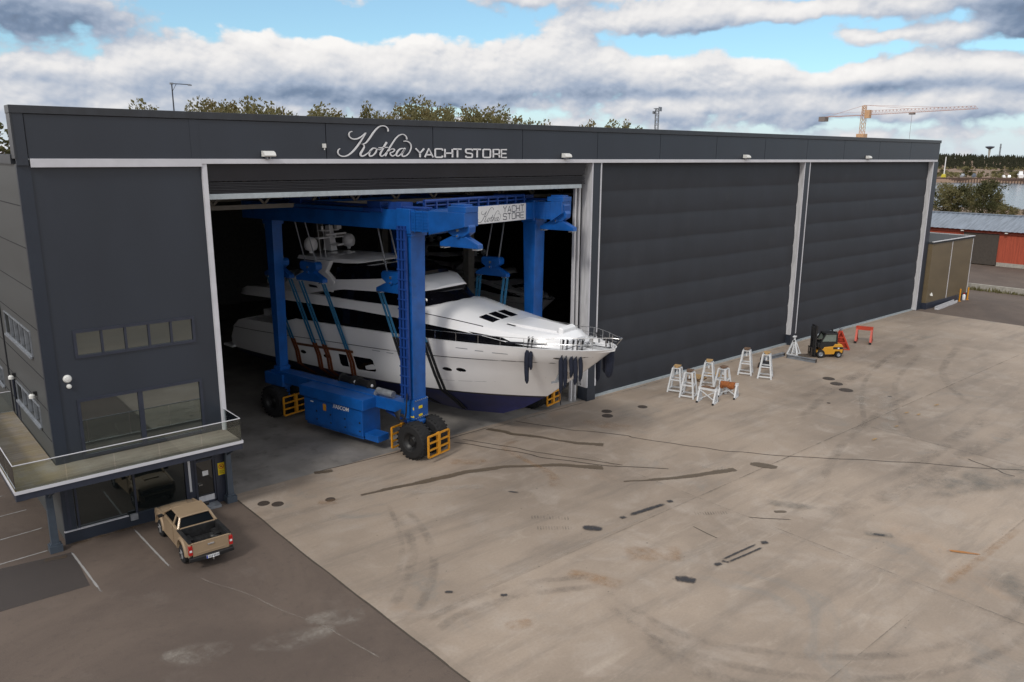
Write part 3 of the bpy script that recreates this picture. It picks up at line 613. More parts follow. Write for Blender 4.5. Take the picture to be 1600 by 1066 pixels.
# pillars between the doors
for (x0, x1) in ((38.5, 39.28), (64.9, 65.72)):
    g = MB(); g.mat(0).box(x0+.09, -.2, .95, x1, .7, 16.24); g.box(x0+.02, -.24, 0, x1+.06, .7, .95)
    g.mat(1).box(x0, -.17, .96, x0+.09, .7, 16.24); g.mat(2).box(x0-.02, -.235, 1.0, x0+.06, -.17, 16.24); g.box(x1, -.235, 1.0, x1+.10, -.1, 16.24)
    H(g, 'door_pillar', [M['panel'], M['alu'], M['trim']])
g = MB(); g.mat(0).box(91.25, -.2, 0, E_+.1, .7, 16.24); g.mat(1).box(91.16, -.18, .05, 91.25, .7, 16.24); g.mat(2).box(91.13, -.235, .05, 91.3, -.18, 16.24); H(g, 'end_pillar', [M['panel2'], M['alu'], M['trim']])
for x in (37.62, 38.0):
    g = MB(); g.box(x, .45, 0, x+.10, .65, 14.6); g.box(x+.14, .5, 0, x+.2, .65, 14.6); H(g, 'door_guide', M['alu'])
# fabric doors
def curtain(x0, x1, name='door_curtain'):
    g = MB(); prof = []; zz = .13; k = 0; nb = 9; hgt = (16.2-.13)/nb
    for k in range(nb):
        z0 = .13+k*hgt
        for (t, d) in ((0, .0), (.12, -.030), (.35, -.055), (.65, -.045), (.88, -.018), (.97, .008)): prof.append((.28+d, z0+t*hgt))
    prof.append((.28, 16.2))
    NX = 40; vs = []; fs = []
    for i in range(NX+1):
        x = x0+(x1-x0)*i/NX
        for (y, z) in prof: vs.append((x, y+.02*noise.noise(Vector((x*.5, z*.8, 3))), z+.05*noise.noise(Vector((x*.25, z*.2, 0)))*(0 < z-.2 and z < 16)))
    n = len(prof)
    for i in range(NX):
        for k in range(n-1): fs.append((i*n+k, (i+1)*n+k, (i+1)*n+k+1, i*n+k+1))
    g.add(vs, fs); d = H(g, name, M['curtain'], smooth=True)
    g = MB(); g.box(x0-.05, .10, .004, x1+.05, .36, .15); H(g, 'bottom_rail', M['rail_grey'], parent=d)
    g = MB(); g.box(x0, .42, .1, x1, .48, 16.2); H(g, 'door_backing', M['interior'], parent=d)
curtain(39.38, 64.9); curtain(65.82, 91.16)
# raised door over the yacht: fascia, folded pleats, bottom rail
g = MB(); g.add([(13.42, .05, 15.45), (37.9, .05, 15.45), (38.1, -.05, 16.24), (13.42, -.05, 16.24), (13.42, .5, 15.45), (37.9, .5, 15.45), (38.1, .5, 16.24), (13.42, .5, 16.24)], [(0, 1, 2, 3), (1, 5, 6, 2), (0, 4, 5, 1), (7, 6, 5, 4)])
for k in range(7):
    z0 = 14.9+k*.075; g.box(13.42, .02+.03*(k % 2), z0, 38.05, .5, z0+.058)
d = H(g, 'raised_door', M['curtain_dark'])
g = MB(); g.box(13.42, .0, 14.63, 37.75, .5, 14.88); H(g, 'bottom_rail', M['rail_grey'], parent=d, bevel=.02)
# floodlights under the parapet
for x in (16.3, 35.9, 55.7, 75.95):
    g = MB(); g.mat(0); pr = [(-.26, 16.57), (-.60, 16.57), (-.64, 16.62), (-.58, 16.74), (-.42, 16.82), (-.26, 16.83)]
    g.prism([(x-.28, y, z) for y, z in pr], (.56, 0, 0)); g.mat(1).box(x-.12, -.5, 16.46, x-.06, -.26, 16.58); g.box(x+.02, -.5, 16.46, x+.08, -.26, 16.58); H(g, 'floodlight', [M['wall_light'], M['grey_steel']])
g = MB(); g.box(19.2, -.36, 17.0, 19.34, -.2, 17.2); g.cyl((19.27, -.3, 16.9), (19.27, -.3, 17.0), .03); H(g, 'security_camera', M['wall_light'])
# lettering: script word and wide capitals
KOTKA = [[(20.848,17.818,.025),(20.723,17.784,.031),(20.652,17.664,.038),(20.711,17.521,.044),(20.882,17.448,.05),(21.14,17.472,.057),(21.39,17.59,.044),(21.636,17.772,.032),(21.383,17.438,.057),(21.124,17.117,.07),(20.817,16.817,.063),(20.516,16.633,.05),(20.246,16.594,.044),(20.063,16.656,.044),(19.99,16.781,.037),(20.032,16.906,.031),(20.121,16.969,.025)],
 [(22.959,17.865,.058),(22.941,18.0,.052),(22.79,18.119,.045),(22.559,18.132,.038),(22.326,18.024,.051),(22.089,17.801,.064),(21.819,17.477,.064),(21.576,17.25,.045),(21.299,17.208,.032)],
 [(21.299,17.208,.032),(21.447,17.185,.045),(21.501,17.058,.057),(21.373,16.866,.077),(21.277,16.718,.083),(21.317,16.616,.07),(21.483,16.636,.051),(21.714,16.765,.032),(21.916,16.895,.026)],
 [(22.193,16.988,.039),(22.042,17.012,.051),(21.886,16.901,.064),(21.781,16.74,.077),(21.813,16.618,.064),(21.981,16.638,.045),(22.154,16.774,.058),(22.23,16.936,.058),(22.194,17.001,.032),(22.398,16.925,.026),(22.516,16.991,.026)],
 [(22.854,17.319,.071),(22.658,17.057,.071),(22.478,16.796,.071),(22.441,16.653,.065),(22.548,16.608,.046),(22.723,16.713,.033),(22.86,16.844,.026)], [(22.363,17.028,.039),(22.634,17.05,.045),(22.922,17.06,.039)],
 [(24.112,17.482,.053),(24.052,17.639,.046),(23.878,17.735,.039),(23.653,17.691,.039),(23.418,17.517,.046),(23.163,17.219,.052),(22.932,16.91,.065),(22.734,16.615,.072)],
 [(22.866,16.798,.033),(23.059,16.943,.033),(23.234,16.984,.046),(23.318,16.919,.053),(23.196,16.82,.039),(23.053,16.786,.052),(23.081,16.668,.059),(23.205,16.616,.046),(23.399,16.716,.026)],
 [(23.935,16.964,.04),(23.808,17.016,.04),(23.613,16.948,.059),(23.448,16.775,.079),(23.428,16.644,.066),(23.555,16.624,.046),(23.751,16.751,.033),(23.935,16.964,.04)],
 [(23.985,17.031,.066),(23.825,16.817,.073),(23.764,16.665,.073),(23.859,16.605,.06),(24.071,16.659,.04),(24.254,16.82,.033),(24.367,17.048,.04),(24.34,17.234,.047),(24.205,17.351,.046),(24.045,17.395,.046),(23.907,17.38,.033)]]
CAPS = {'Y': [[(0,1),(.5,.48),(1,1)],[(.5,.48),(.5,0)]], 'A': [[(0,0),(.5,1),(1,0)],[(.2,.3),(.8,.3)]], 'C': [[(1,.8),(.98,.95),(.85,1),(.15,1),(.02,.95),(0,.82),(0,.18),(.02,.05),(.15,0),(.85,0),(.98,.05),(1,.2)]],
 'H': [[(0,0),(0,1)],[(1,0),(1,1)],[(0,.5),(1,.5)]], 'T': [[(0,1),(1,1)],[(.5,1),(.5,0)]], 'S': [[(1,.8),(.98,.95),(.85,1),(.15,1),(.02,.94),(0,.8),(.02,.6),(.14,.53),(.86,.47),(.98,.4),(1,.2),(.98,.06),(.85,0),(.15,0),(.02,.05),(0,.2)]],
 'O': [[(.15,0),(.85,0),(.98,.05),(1,.2),(1,.8),(.98,.95),(.85,1),(.15,1),(.02,.95),(0,.8),(0,.2),(.02,.05),(.15,0)]], 'R': [[(0,0),(0,1),(.85,1),(.98,.95),(1,.8),(1,.6),(.97,.48),(.85,.43),(0,.43)],[(.72,.43),(1,.2),(1,0)]], 'E': [[(1,1),(0,1),(0,0),(1,0)],[(0,.5),(.9,.5)]]}
LY = [('Y',24.66,25.2),('A',25.24,25.78),('C',25.93,26.42),('H',26.59,27.1),('T',27.18,27.72),('S',28.04,28.5),('T',28.58,29.12),('O',29.29,29.83),('R',30.05,30.5),('E',30.66,31.06)]
to = lambda a, z, d: (a, -.27-d, z)
lb = MB()
for P in KOTKA: lb.ribbon([(a, z, w*1.12) for a, z, w in P], to, .07)
H(lb, 'script_lettering', M['letter'])
for ch, x0, x1 in LY:
    lb = MB()
    for P in CAPS[ch]: lb.ribbon([(x0+(x1-x0)*u, 16.56+.45*v, .075) for u, v in P], to, .07, 0)
    H(lb, 'capital_letter', M['letter'])
# windows of the office end
def window(name, x0, x1, z0, z1, cuts, y0=-.06, fw=.09, glass='mirror', fm='navytrim', hasframe=True):
    g = MB(); xs = [x0]+list(cuts)+[x1]
    g.box(x0-.12, -.15, z0-.12, x1+.12, -.10, z0); g.box(x0-.12, -.15, z1, x1+.12, -.10, z1+.12); g.box(x0-.12, -.15, z0, x0, -.10, z1); g.box(x1, -.15, z0, x1+.12, -.10, z1)
    for c in cuts: g.box(c-fw/2, -.13, z0, c+fw/2, .05, z1)
    w = H(g, name, M[fm])
    for i, (a, c) in enumerate(zip(xs, xs[1:])):
        g = MB(); t = .004*(i % 2); g.add([(a+(.03 if i else 0), y0-t, z0), (c-(.03 if i < len(xs)-2 else 0), y0+t, z0), (c-(.03 if i < len(xs)-2 else 0), y0+t, z1), (a+(.03 if i else 0), y0-t, z1)], [(0, 1, 2, 3)]); H(g, 'pane', M[glass], parent=w)
    return w
window('strip_window', 7.37, 12.2, 8.28, 9.26, [8.36, 9.32, 10.3, 11.26], glass='stripglass')
window('tall_window', 7.22, 12.3, 3.85, 6.25, [9.66], fw=.2)
w = window('shop_window', 6.30, 11.25, .56, 3.3, [6.6, 9.0], glass='shopglass')
g = MB(); g.box(11.3, -.12, .56, 11.68, -.04, 3.3); g.mat(1).box(11.42, -.14, .9, 11.52, -.12, 2.5); H(g, 'narrow_panel', [M['navytrim'], M['alu']])
g = MB(); g.box(5.98, -.20, 0, 11.66, -.105, .55); H(g, 'plinth', M['panel2'])
g = MB(); g.box(5.98, -.24, .55, 8.6, -.105, .585); H(g, 'sill_flashing', M['trim'])
g = MB(); g.box(8.66, -.3, .32, 8.98, -.2, .62); H(g, 'meter_box', M['grey_steel'])
# entrance door
g = MB(); g.box(11.70, -.14, .2, 11.80, -.02, 3.3); g.box(12.58, -.14, .2, 12.66, -.02, 3.3); g.box(11.8, -.14, 2.28, 12.58, -.02, 2.38); g.box(11.8, -.12, .12, 12.58, -.02, .22)
dr = H(g, 'entrance_door', M['navytrim'])
g = MB(); g.add([(11.8, -.06, .5), (12.58, -.06, .5), (12.58, -.06, 2.28), (11.8, -.06, 2.28)], [(0, 1, 2, 3)]); H(g, 'door_glass', M['sideglass'], parent=dr)
g = MB(); g.add([(11.8, -.05, 2.38), (12.58, -.05, 2.38), (12.58, -.05, 3.3), (11.8, -.05, 3.3)], [(0, 1, 2, 3)]); H(g, 'transom_glass', M['sideglass'], parent=dr)
g = MB(); g.box(11.8, -.10, .22, 12.58, -.04, .5); H(g, 'kick_plate', M['alu'], parent=dr)
g = MB(); g.box(11.84, -.17, 1.10, 12.02, -.13, 1.14); g.box(11.84, -.17, 1.08, 11.87, -.06, 1.16); H(g, 'handle', M['steel'], parent=dr)
g = MB(); g.box(12.08, -.075, 1.52, 12.36, -.065, 1.76); H(g, 'notice', M['plate'], parent=dr)
g = MB(); g.box(11.75, -.75, .0, 12.65, -.15, .12); H(g, 'door_step', M['grey_steel'])
g = MB(); g.box(12.68, -.16, 0, 13.2, -.02, 3.3); H(g, 'door_pier', M['navytrim'])
g = MB(); g.mat(0).box(12.80, -.18, 1.40, 13.14, -.165, 2.02)
for k in range(16):
    t0, t1 = 2*math.pi*k/16, 2*math.pi*(k+1)/16; q = lambda r, t: (12.97+r*math.cos(t), -.184, 1.83+r*math.sin(t))
    g.mat(1).add([q(.10, t0), q(.135, t0), q(.135, t1), q(.10, t1)], [(0, 1, 2, 3)])
g.mat(1).add([(12.885, -.185, 1.90), (12.905, -.185, 1.925), (13.055, -.185, 1.76), (13.035, -.185, 1.735)], [(0, 1, 2, 3)])
g.mat(2).box(12.92, -.1835, 1.79, 13.02, -.181, 1.86)
for k in range(4): g.mat(2).box(12.86, -.1835, 1.47+.05*k, 13.08-.04*(k % 2), -.181, 1.485+.05*k)
H(g, 'warning_sign', [M['yellow_sign'], M['sign_red'], M['black']])
for (x, z, r) in ((6.85, 7.36, .17), (6.88, 7.02, .10)):
    g = MB(); g.lathe((x, -.10, z), (0, -1, 0), [(r, 0), (r, .06), (r*.7, .12), (.0001, .14)], 18); H(g, 'wall_lamp', M['wall_light'], smooth=True)
for (y, z) in ((7.5, 6.05), (2.35, 6.3)):
    g = MB(); g.mat(1).box(5.9, y-.06, z-.1, 6.05, y+.06, z+.1); g.mat(0).lathe((5.85, y, z-.18), (0, 0, 1), [(.13, 0), (.13, .12), (.06, .2)], 14); H(g, 'wall_lamp', [M['wall_light'], M['black']])
# side-wall windows
def swin(name, y0, y1, z0, z1, n):
    g = MB(); t = .045
    g.box(6.0, y0-t, z0-t, 6.05, y1+t, z0); g.box(6.0, y0-t, z1, 6.05, y1+t, z1+t); g.box(6.0, y0-t, z0, 6.05, y0, z1); g.box(6.0, y1, z0, 6.05, y1+t, z1); g.box(5.92, y0-t, z0-.12, 6.0, y1+t, z0-.04)
    for k in range(1, n): y = y0+(y1-y0)*k/n; g.box(6.02, y-.04, z0, 6.2, y+.04, z1)
    w = H(g, name, M['grey_steel'])
    for k in range(n):
        a, c = y0+(y1-y0)*k/n, y0+(y1-y0)*(k+1)/n; g = MB(); g.add([(6.14, a+.04, z0), (6.14, c-.04, z0), (6.14, c-.04, z1), (6.14, a+.04, z1)], [(0, 1, 2, 3)]); H(g, 'pane', M['sideglass'], parent=w)
swin('side_window', 2.0, 8.2, 8.08, 9.12, 5); swin('side_window', 2.1, 7.5, 4.82, 5.72, 4); swin('side_window', 11.4, 15, 4.6, 5.5, 3)
g = MB(); g.box(6.02, 7.6, 3.66, 6.1, 7.7, 5.75); g.box(6.02, 8.6, 3.66, 6.1, 8.7, 5.75); g.box(6.06, 7.7, 3.66, 6.12, 8.6, 4.4); g.mat(1).add([(6.12, 7.7, 4.4), (6.12, 8.6, 4.4), (6.12, 8.6, 5.75), (6.12, 7.7, 5.75)], [(0, 1, 2, 3)]); H(g, 'balcony_door', [M['navytrim'], M['sideglass']])
# balcony: deck, fascia, glass railing, posts
DX0, DX1, DY0, DYB, DZ = 4.12, 13.36, -2.26, 9.6, 3.66
g = MB()
g.add([(DX0+.03, DY0+.03, DZ), (DX1-.03, DY0+.03, DZ), (DX1-.03, -.11, DZ), (6.0, -.11, DZ), (6.0, DYB-.03, DZ), (DX0+.03, DYB-.03, DZ)], [(0, 1, 2, 3), (0, 3, 4, 5)]); bal = H(g, 'balcony', M['deck'])
g = MB(); g.box(DX0, DY0, DZ-.12, DX1, DY0+.03, DZ+.012); g.box(DX0, DY0+.03, DZ-.12, DX0+.03, DYB, DZ+.012); g.box(DX1-.03, DY0+.03, DZ-.12, DX1, -.11, DZ+.012); g.box(DX0+.03, DYB-.03, DZ-.12, 6.0, DYB, DZ+.012); H(g, 'edge_trim', M['trim'], parent=bal)
g = MB(); g.box(DX0+.04, DY0+.04, DZ-.40, DX1-.04, DY0+.2, DZ-.12); g.box(DX0+.04, DY0+.2, DZ-.40, DX0+.2, DYB-.04, DZ-.12); g.box(DX1-.2, DY0+.2, DZ-.40, DX1-.04, -.11, DZ-.12); g.box(DX0+.2, DY0+.2, DZ-.2, DX1-.2, -.11, DZ-.14); g.box(DX0+.2, -.11, DZ-.2, 6.0, DYB-.1, DZ-.14)
for x in (6.2, 8.4, 10.6, 12.6): g.box(x, DY0+.2, DZ-.36, x+.12, -.11, DZ-.2)
H(g, 'deck_frame', M['navytrim'], parent=bal)
g = MB(); zt = DZ+1.08
g.tube([(6.0, DYB-.08, zt), (DX0+.06, DYB-.08, zt), (DX0+.06, DY0+.06, zt), (DX1-.06, DY0+.06, zt), (DX1-.06, -.11, zt)], .022, 6); H(g, 'hand_rail', M['trim'], parent=bal)
xs = [DX0+.06+k*(DX1-DX0-.12)/5 for k in range(6)]
for a, c in zip(xs, xs[1:]): g = MB(); g.box(a+.02, DY0+.055, DZ+.02, c-.02, DY0+.065, zt-.02); H(g, 'glass_panel', M['pane'], parent=bal)
ys = [DY0+.06+k*(DYB-DY0-.14)/6 for k in range(7)]
for a, c in zip(ys, ys[1:]): g = MB(); g.box(DX0+.055, a+.02, DZ+.02, DX0+.065, c-.02, zt-.02); H(g, 'glass_panel', M['pane'], parent=bal)
g = MB(); g.box(DX1-.065, DY0+.1, DZ+.02, DX1-.055, -.13, zt-.02); H(g, 'glass_panel', M['pane'], parent=bal)
g = MB(); g.box(DX0+.1, DYB-.085, DZ+.02, 5.98, DYB-.075, zt-.02); H(g, 'glass_panel', M['pane'], parent=bal)
M['post'] = mat('blue grey post', (.055, .072, .095), .45, var=.1)
for (x, y, dx, dy) in ((5.52, -.53, 1, -1), (13.22, -.42, -1, -1), (5.4, 6.4, -1, 0)):
    g = MB(); g.hexa([(x-.15, y-.13, .4), (x+.15, y-.13, .4), (x+.15, y+.13, .4), (x-.15, y+.13, .4)], [(x-.12, y-.11, DZ-.2), (x+.12, y-.11, DZ-.2), (x+.12, y+.11, DZ-.2), (x-.12, y+.11, DZ-.2)])
    g.box(x-.25, y-.24, 0, x+.25, y+.24, .32); g.box(x-.19, y-.17, .32, x+.19, y+.17, .4); g.bar((x, y-.1, 2.5), (x, DY0+.3 if dy else y-.1, DZ-.35), .09); g.bar((x, y, 2.5), (x+dx*1.2, y, DZ-.3), .09); H(g, 'balcony_post', M['post'], parent=bal, bevel=.01)

# ================================================================== THE YACHT (local x = forward, y = port, z = up)
OX, OY, OR = 29.5, .06, R(-77)
Y = T('motor_yacht', (OX, OY, 0), OR, 'large white motor yacht hanging in the blue hoist, bow poking out of the doorway', 'yacht')
STEM = [(.9, -1.5), (1.34, 1.6), (2.1, 3.5), (2.91, 4.65), (3.24, 5.12), (5.06, 7.5), (6.49, 9.16)]
# level: half beam, bow fullness, z along s, stern s, nominal bow height
LV = [(0.03, 1.0, [(-22, 1.35), (-10, .95), (-1.5, .9), (1.6, 1.3)], -21.0, 1.34),
      (1.7, 1.0, [(-22, 1.75), (-8, 1.55), (3, 1.95)], -21.4, 1.95),
      (2.95, .95, [(-22, 2.55), (-8, 2.62), (0, 2.72), (5, 2.88)], -21.8, 2.90),
      (3.0, .94, [(-22, 2.66), (-8, 2.73), (0, 2.84), (5, 2.99)], -21.8, 3.02),
      (3.12, .86, [(-22, 3.4), (0, 3.6), (6, 3.85)], -21.75, 3.85),
      (3.2, .72, [(-22, 4.1), (0, 4.45), (7, 4.75)], -21.3, 4.75),
      (3.28, .60, [(-22, 4.27), (-3.5, 4.98), (5, 5.45), (8, 5.5)], -21.2, 5.5),
      (3.30, .58, [(-22, 4.31), (-3.5, 5.02), (5, 5.50), (8, 5.55)], -21.15, 5.55),
      (3.36, .53, [(-22, 4.75), (-14, 5.4), (-3, 5.65), (8, 6.05)], -20.4, 6.05),
      (3.40, .50, [(-22, 5.05), (-15.5, 5.2), (-13.8, 5.85), (-3, 6.12), (5, 6.38), (9.2, 6.49)], -19.6, 6.49)]
NS = 46
def lvpt(i, u):
    B, q, zt, s0, zb = LV[i]; s1 = interp(zb, STEM); s = s0+(s1-s0)*u; t = min(1, (s1-s)/13.0)
    bb = B*max(0, 1-(1-t)**2)**q; bb *= 1-.10*max(0, 1-(s-s0)/5)**2
    return s, bb, interp(s, zt)
US = [1-(1-k/NS)**1.7 for k in range(NS+1)]
GRID = [[lvpt(i, u) for u in US] for i in range(len(LV))]
def hull_b(s, z):
    tab = []
    for row in GRID:
        if s > row[-1][0]: tab.append((interp(s, [(p[0], p[2]) for p in row]), 0)); continue
        tab.append((interp(s, [(p[0], p[2]) for p in row]), interp(s, [(p[0], p[1]) for p in row])))
    tab.sort(); return interp(z, tab)
h = MB()
for sg in (-1, 1):
    base = len(h.v)
    for row in GRID: h.v += [(s, sg*bb, z) for s, bb, z in row]
    for i in range(len(GRID)-1):
        for k in range(NS):
            h.f.append((base+i*(NS+1)+k, base+i*(NS+1)+k+1, base+(i+1)*(NS+1)+k+1, base+(i+1)*(NS+1)+k)); h.mi.append(0 if i < 2 else (1 if i in (2,) else 2))
tr = [(r[0][0], -r[0][1], r[0][2]) for r in GRID]+[(r[0][0], r[0][1], r[0][2]) for r in reversed(GRID)]
h.mat(2).add(tr, [tuple(range(len(tr)))])
h.build('hull', [M['antifoul'], M['boot'], M['gel']], Y, smooth=True, angle=50)
d = MB(); n = NS+1
for k in range(NS):                      # deck and bulwark cap
    (s, q, z), (s2, q2, z2) = GRID[-1][k], GRID[-1][k+1]; i1, i2 = max(q-.16, 0), max(q2-.16, 0)
    for sg in (-1, 1):
        d.add([(s, sg*q, z+.003), (s2, sg*q2, z2+.003), (s2, sg*i2, z2+.003), (s, sg*i1, z+.003)], [(0, 1, 2, 3)])
        d.add([(s, sg*i1, z+.003), (s2, sg*i2, z2+.003), (s2, sg*i2, z2-.14), (s, sg*i1, z-.14)], [(0, 1, 2, 3)])
    d.add([(s, -i1, z-.14), (s2, -i2, z2-.14), (s2, i2, z2-.14), (s, i1, z-.14)], [(0, 1, 2, 3)])
d.build('deck', M['gel2'], Y)
pl = MB(); pl.prism([(-22.7, -2.9, 2.62), (-21.4, -3.05, 2.62), (-21.4, 3.05, 2.62), (-22.7, 2.9, 2.62)], (0, 0, .16)); pl.build('swim_platform', M['gel2'], Y, bevel=.03)
def hribbon(mb, P, w, off=.012, sm=3):
    P = smooth(P, sm); vs = []; fs = []
    for (s, z) in P:
        for dz in (-w/2, w/2): vs.append((s, -(hull_b(s, z+dz)+off), z+dz))
    for i in range(len(P)-1): fs.append((2*i, 2*i+2, 2*i+3, 2*i+1))
    mb.add(vs, fs)
def hpatch(mb, pts, off=.012):
    mb.add([(s, -(hull_b(s, z)+off), z) for s, z in pts], [tuple(range(len(pts)))])
ru = MB(); hribbon(ru, [(-21, 4.30), (-16, 4.50), (-10, 4.75), (-3.5, 5.02), (1, 5.26), (5, 5.48), (8.0, 5.53)], .045); ru.build('rub_line', M['boot'], Y)
ru = MB(); hribbon(ru, [(-1.3, 3.52), (1.5, 3.75), (3.8, 4.1), (5.9, 4.53), (6.8, 4.65)], .018, .008); ru.build('hull_crease', M['grey_steel'], Y)
ru = MB(); hribbon(ru, [(-13.95, 4.08), (-11, 4.2), (-8.05, 4.34)], .18, .03); ru.build('wooden_rub_strip', M['teak'], Y)
def ell(s, z, a, c, n=20): return [(s+a*math.cos(2*math.pi*k/n), z+c*math.sin(2*math.pi*k/n)) for k in range(n)]
for (s, z, a, c) in ((-.5, 4.34, .30, .105), (.45, 4.42, .30, .105), (-13.1, 3.58, .26, .10), (-10.75, 3.63, .26, .10)):
    r_ = MB(); hpatch(r_, ell(s, z, a+.03, c+.03), .008); r_.mat(1); hpatch(r_, ell(s, z, a, c), .014); r_.build('porthole', [M['steel'], M['yglass']], Y)
for P in ([(-9.5, 4.0), (-8.75, 4.03), (-8.62, 3.24), (-9.25, 3.2), (-9.42, 3.35)], [(-8.1, 4.06), (-6.5, 4.12), (-6.33, 4.02), (-6.15, 3.36), (-6.28, 3.28), (-7.75, 3.2), (-7.9, 3.3)]):
    r_ = MB(); cx = sum(p[0] for p in P)/len(P); cz = sum(p[1] for p in P)/len(P); hpatch(r_, [(cx+(s-cx)*1.07, cz+(z-cz)*1.10) for s, z in P], .006); r_.mat(1); hpatch(r_, P, .014); r_.build('hull_window', [M['gel2'], M['yglass']], Y)
v_ = MB()
for (s, z, l) in ((.9, 5.88, .8), (2.05, 5.86, .55), (3.35, 5.86, .95), (-5.9, 4.75, .7), (-4.7, 4.78, .6)): hpatch(v_, [(s-l/2, z-.025), (s+l/2, z-.005), (s+l/2, z+.035), (s-l/2, z+.015)], .012)
v_.build('hull_vents', M['grey_steel'], Y)
for (s, z) in ((6.55, 5.86), (7.98, 5.98)):
    v_ = MB(); hpatch(v_, ell(s, z, .25, .06, 14), .012); v_.mat(1); hpatch(v_, ell(s, z, .17, .03, 14), .018); v_.build('fairlead', [M['steel'], M['boot']], Y)
# superstructure: closed lofts, one ring per station
def tier(name, st_, mats, smooth_=True, midfrac=None, angle=35):
    """station: s, zb, half_b, zt, half_t, crown [, zm, half_m]"""
    mb = MB(); secs = []
    for q in st_:
        s, zb, hb, zt, ht, cr = q[:6]; zm, hm = (q[6], q[7]) if len(q) > 6 else ((zb+zt)/2, (hb+ht)/2)
        secs.append([(s, -hb, zb), (s, -hm, zm), (s, -ht, zt), (s, -ht*.55, zt+cr*.75), (s, 0, zt+cr), (s, ht*.55, zt+cr*.75), (s, ht, zt), (s, hm, zm), (s, hb, zb)])
    mb.loft(secs); return mb.build(name, mats, Y, smooth=smooth_, angle=angle)
tier('saloon_glazing', [(-17, 5.1, 2.6, 6.95, 2.6, 0), (-14.6, 5.2, 2.85, 6.95, 2.8, 0), (-9, 5.8, 2.95, 7.05, 2.85, 0), (-3.5, 5.95, 2.95, 7.02, 2.85, 0), (-1.6, 6.0, 2.93, 6.93, 2.84, 0), (1.5, 6.15, 2.72, 6.82, 2.68, 0), (3.3, 6.2, 2.45, 6.72, 2.42, 0), (4.0, 6.25, 2.3, 6.5, 2.3, 0)], M['yglass'])
tier('upper_deck', [(-20.6, 6.80, 2.5, 6.88, 2.45, .02), (-20.3, 6.80, 2.75, 7.15, 2.6, .02), (-19.4, 6.84, 2.98, 7.46, 2.8, .03), (-17, 6.92, 3.06, 7.58, 2.86, .03), (-12, 7.02, 3.06, 7.62, 2.86, .03), (-8, 7.08, 3.04, 7.60, 2.8, .03), (-4, 7.02, 3.02, 7.66, 2.62, .05, 7.50, 2.86), (-2.4, 6.96, 2.98, 7.82, 2.40, .10, 7.50, 2.80), (-1.6, 6.92, 2.95, 7.86, 2.25, .26, 7.48, 2.76), (-1.0, 6.89, 2.92, 7.78, 2.2, .25, 7.44, 2.72), (.5, 6.82, 2.80, 7.50, 2.1, .16, 7.32, 2.58), (2, 6.70, 2.62, 7.26, 2.0, .10, 7.18, 2.40), (3.6, 6.5, 2.4, 7.12, 1.8, .08, 7.0, 2.16), (5.2, 6.4, 2.05, 7.04, 1.5, .08, 6.88, 1.82), (6.3, 6.36, 1.62, 6.98, 1.2, .08, 6.8, 1.42), (6.75, 6.34, 1.35, 6.72, 1.02, .04, 6.6, 1.2)], M['gel'], angle=28)
tier('wheelhouse_glazing', [(-12.0, 7.55, 2.5, 7.62, 2.5, 0), (-11, 7.55, 2.62, 7.9, 2.58, 0), (-9.2, 7.55, 2.66, 8.22, 2.56, 0), (-6, 7.58, 2.62, 8.38, 2.48, 0), (-4, 7.6, 2.5, 8.50, 2.34, 0), (-3.1, 7.7, 2.35, 8.72, 2.1, .05), (-2.5, 7.75, 2.22, 8.6, 1.5, .06), (-1.9, 7.78, 2.05, 8.25, 1.2, .10), (-1.45, 7.8, 1.7, 7.96, 1.2, .14)], M['yglass'])
tier('flybridge', [(-17.6, 7.5, 2.5, 7.56, 2.45, 0), (-15.5, 7.5, 2.7, 8.02, 2.55, 0), (-12.9, 7.55, 2.74, 8.60, 2.58, 0), (-11.2, 7.92, 2.72, 8.66, 2.58, 0), (-9.2, 8.22, 2.70, 8.84, 2.56, 0), (-6.5, 8.36, 2.66, 9.12, 2.46, 0), (-4.6, 8.46, 2.52, 9.34, 2.2, .02), (-3.6, 8.56, 2.36, 9.28, 1.9, .04), (-2.9, 8.66, 2.0, 9.06, 1.5, .05), (-2.45, 8.74, 1.5, 8.86, 1.2, .04)], M['gel'], angle=30)
tier('fly_windscreen', [(-10.4, 8.7, 2.36, 9.5, 2.2, 0), (-8, 8.9, 2.3, 9.82, 2.1, 0), (-5.6, 9.1, 2.1, 9.9, 1.9, 0), (-4.2, 9.3, 1.8, 9.55, 1.6, .04)], M['yglass'])
for sg in (-1, 1):
    a_ = MB(); a_.prism([(s, sg*2.30, z) for s, z in ((-15.7, 7.9), (-12.9, 9.25), (-11.9, 9.92), (-10.5, 9.95), (-11.0, 9.2), (-10.2, 8.62), (-10.4, 7.9))], (0, sg*.36, 0)); a_.build('arch_leg', M['gel'], Y, bevel=.05)
v_ = MB(); v_.add([(-12.7, -2.72, 8.22), (-11.9, -2.73, 8.20), (-11.75, -2.735, 8.06), (-12.6, -2.735, 8.06)], [(0, 1, 2, 3)]); v_.build('air_intake', M['boot'], Y)
tier('hardtop', [(-15.0, 9.78, 1.6, 9.86, 1.5, .02), (-14.5, 9.76, 2.1, 9.98, 1.95, .08), (-12, 9.80, 2.35, 10.05, 2.2, .20), (-9.6, 9.84, 2.3, 10.08, 2.15, .20), (-8.8, 9.86, 2.0, 10.0, 1.8, .12), (-8.5, 9.88, 1.6, 9.94, 1.5, .03)], M['gel'], angle=30)
ms = MB(); ms.loft([[(-13.9, -.28, 10.2), (-13.1, -.28, 10.2), (-13.1, .28, 10.2), (-13.9, .28, 10.2)], [(-13.75, -.16, 11.9), (-13.35, -.16, 11.9), (-13.35, .16, 11.9), (-13.75, .16, 11.9)]])
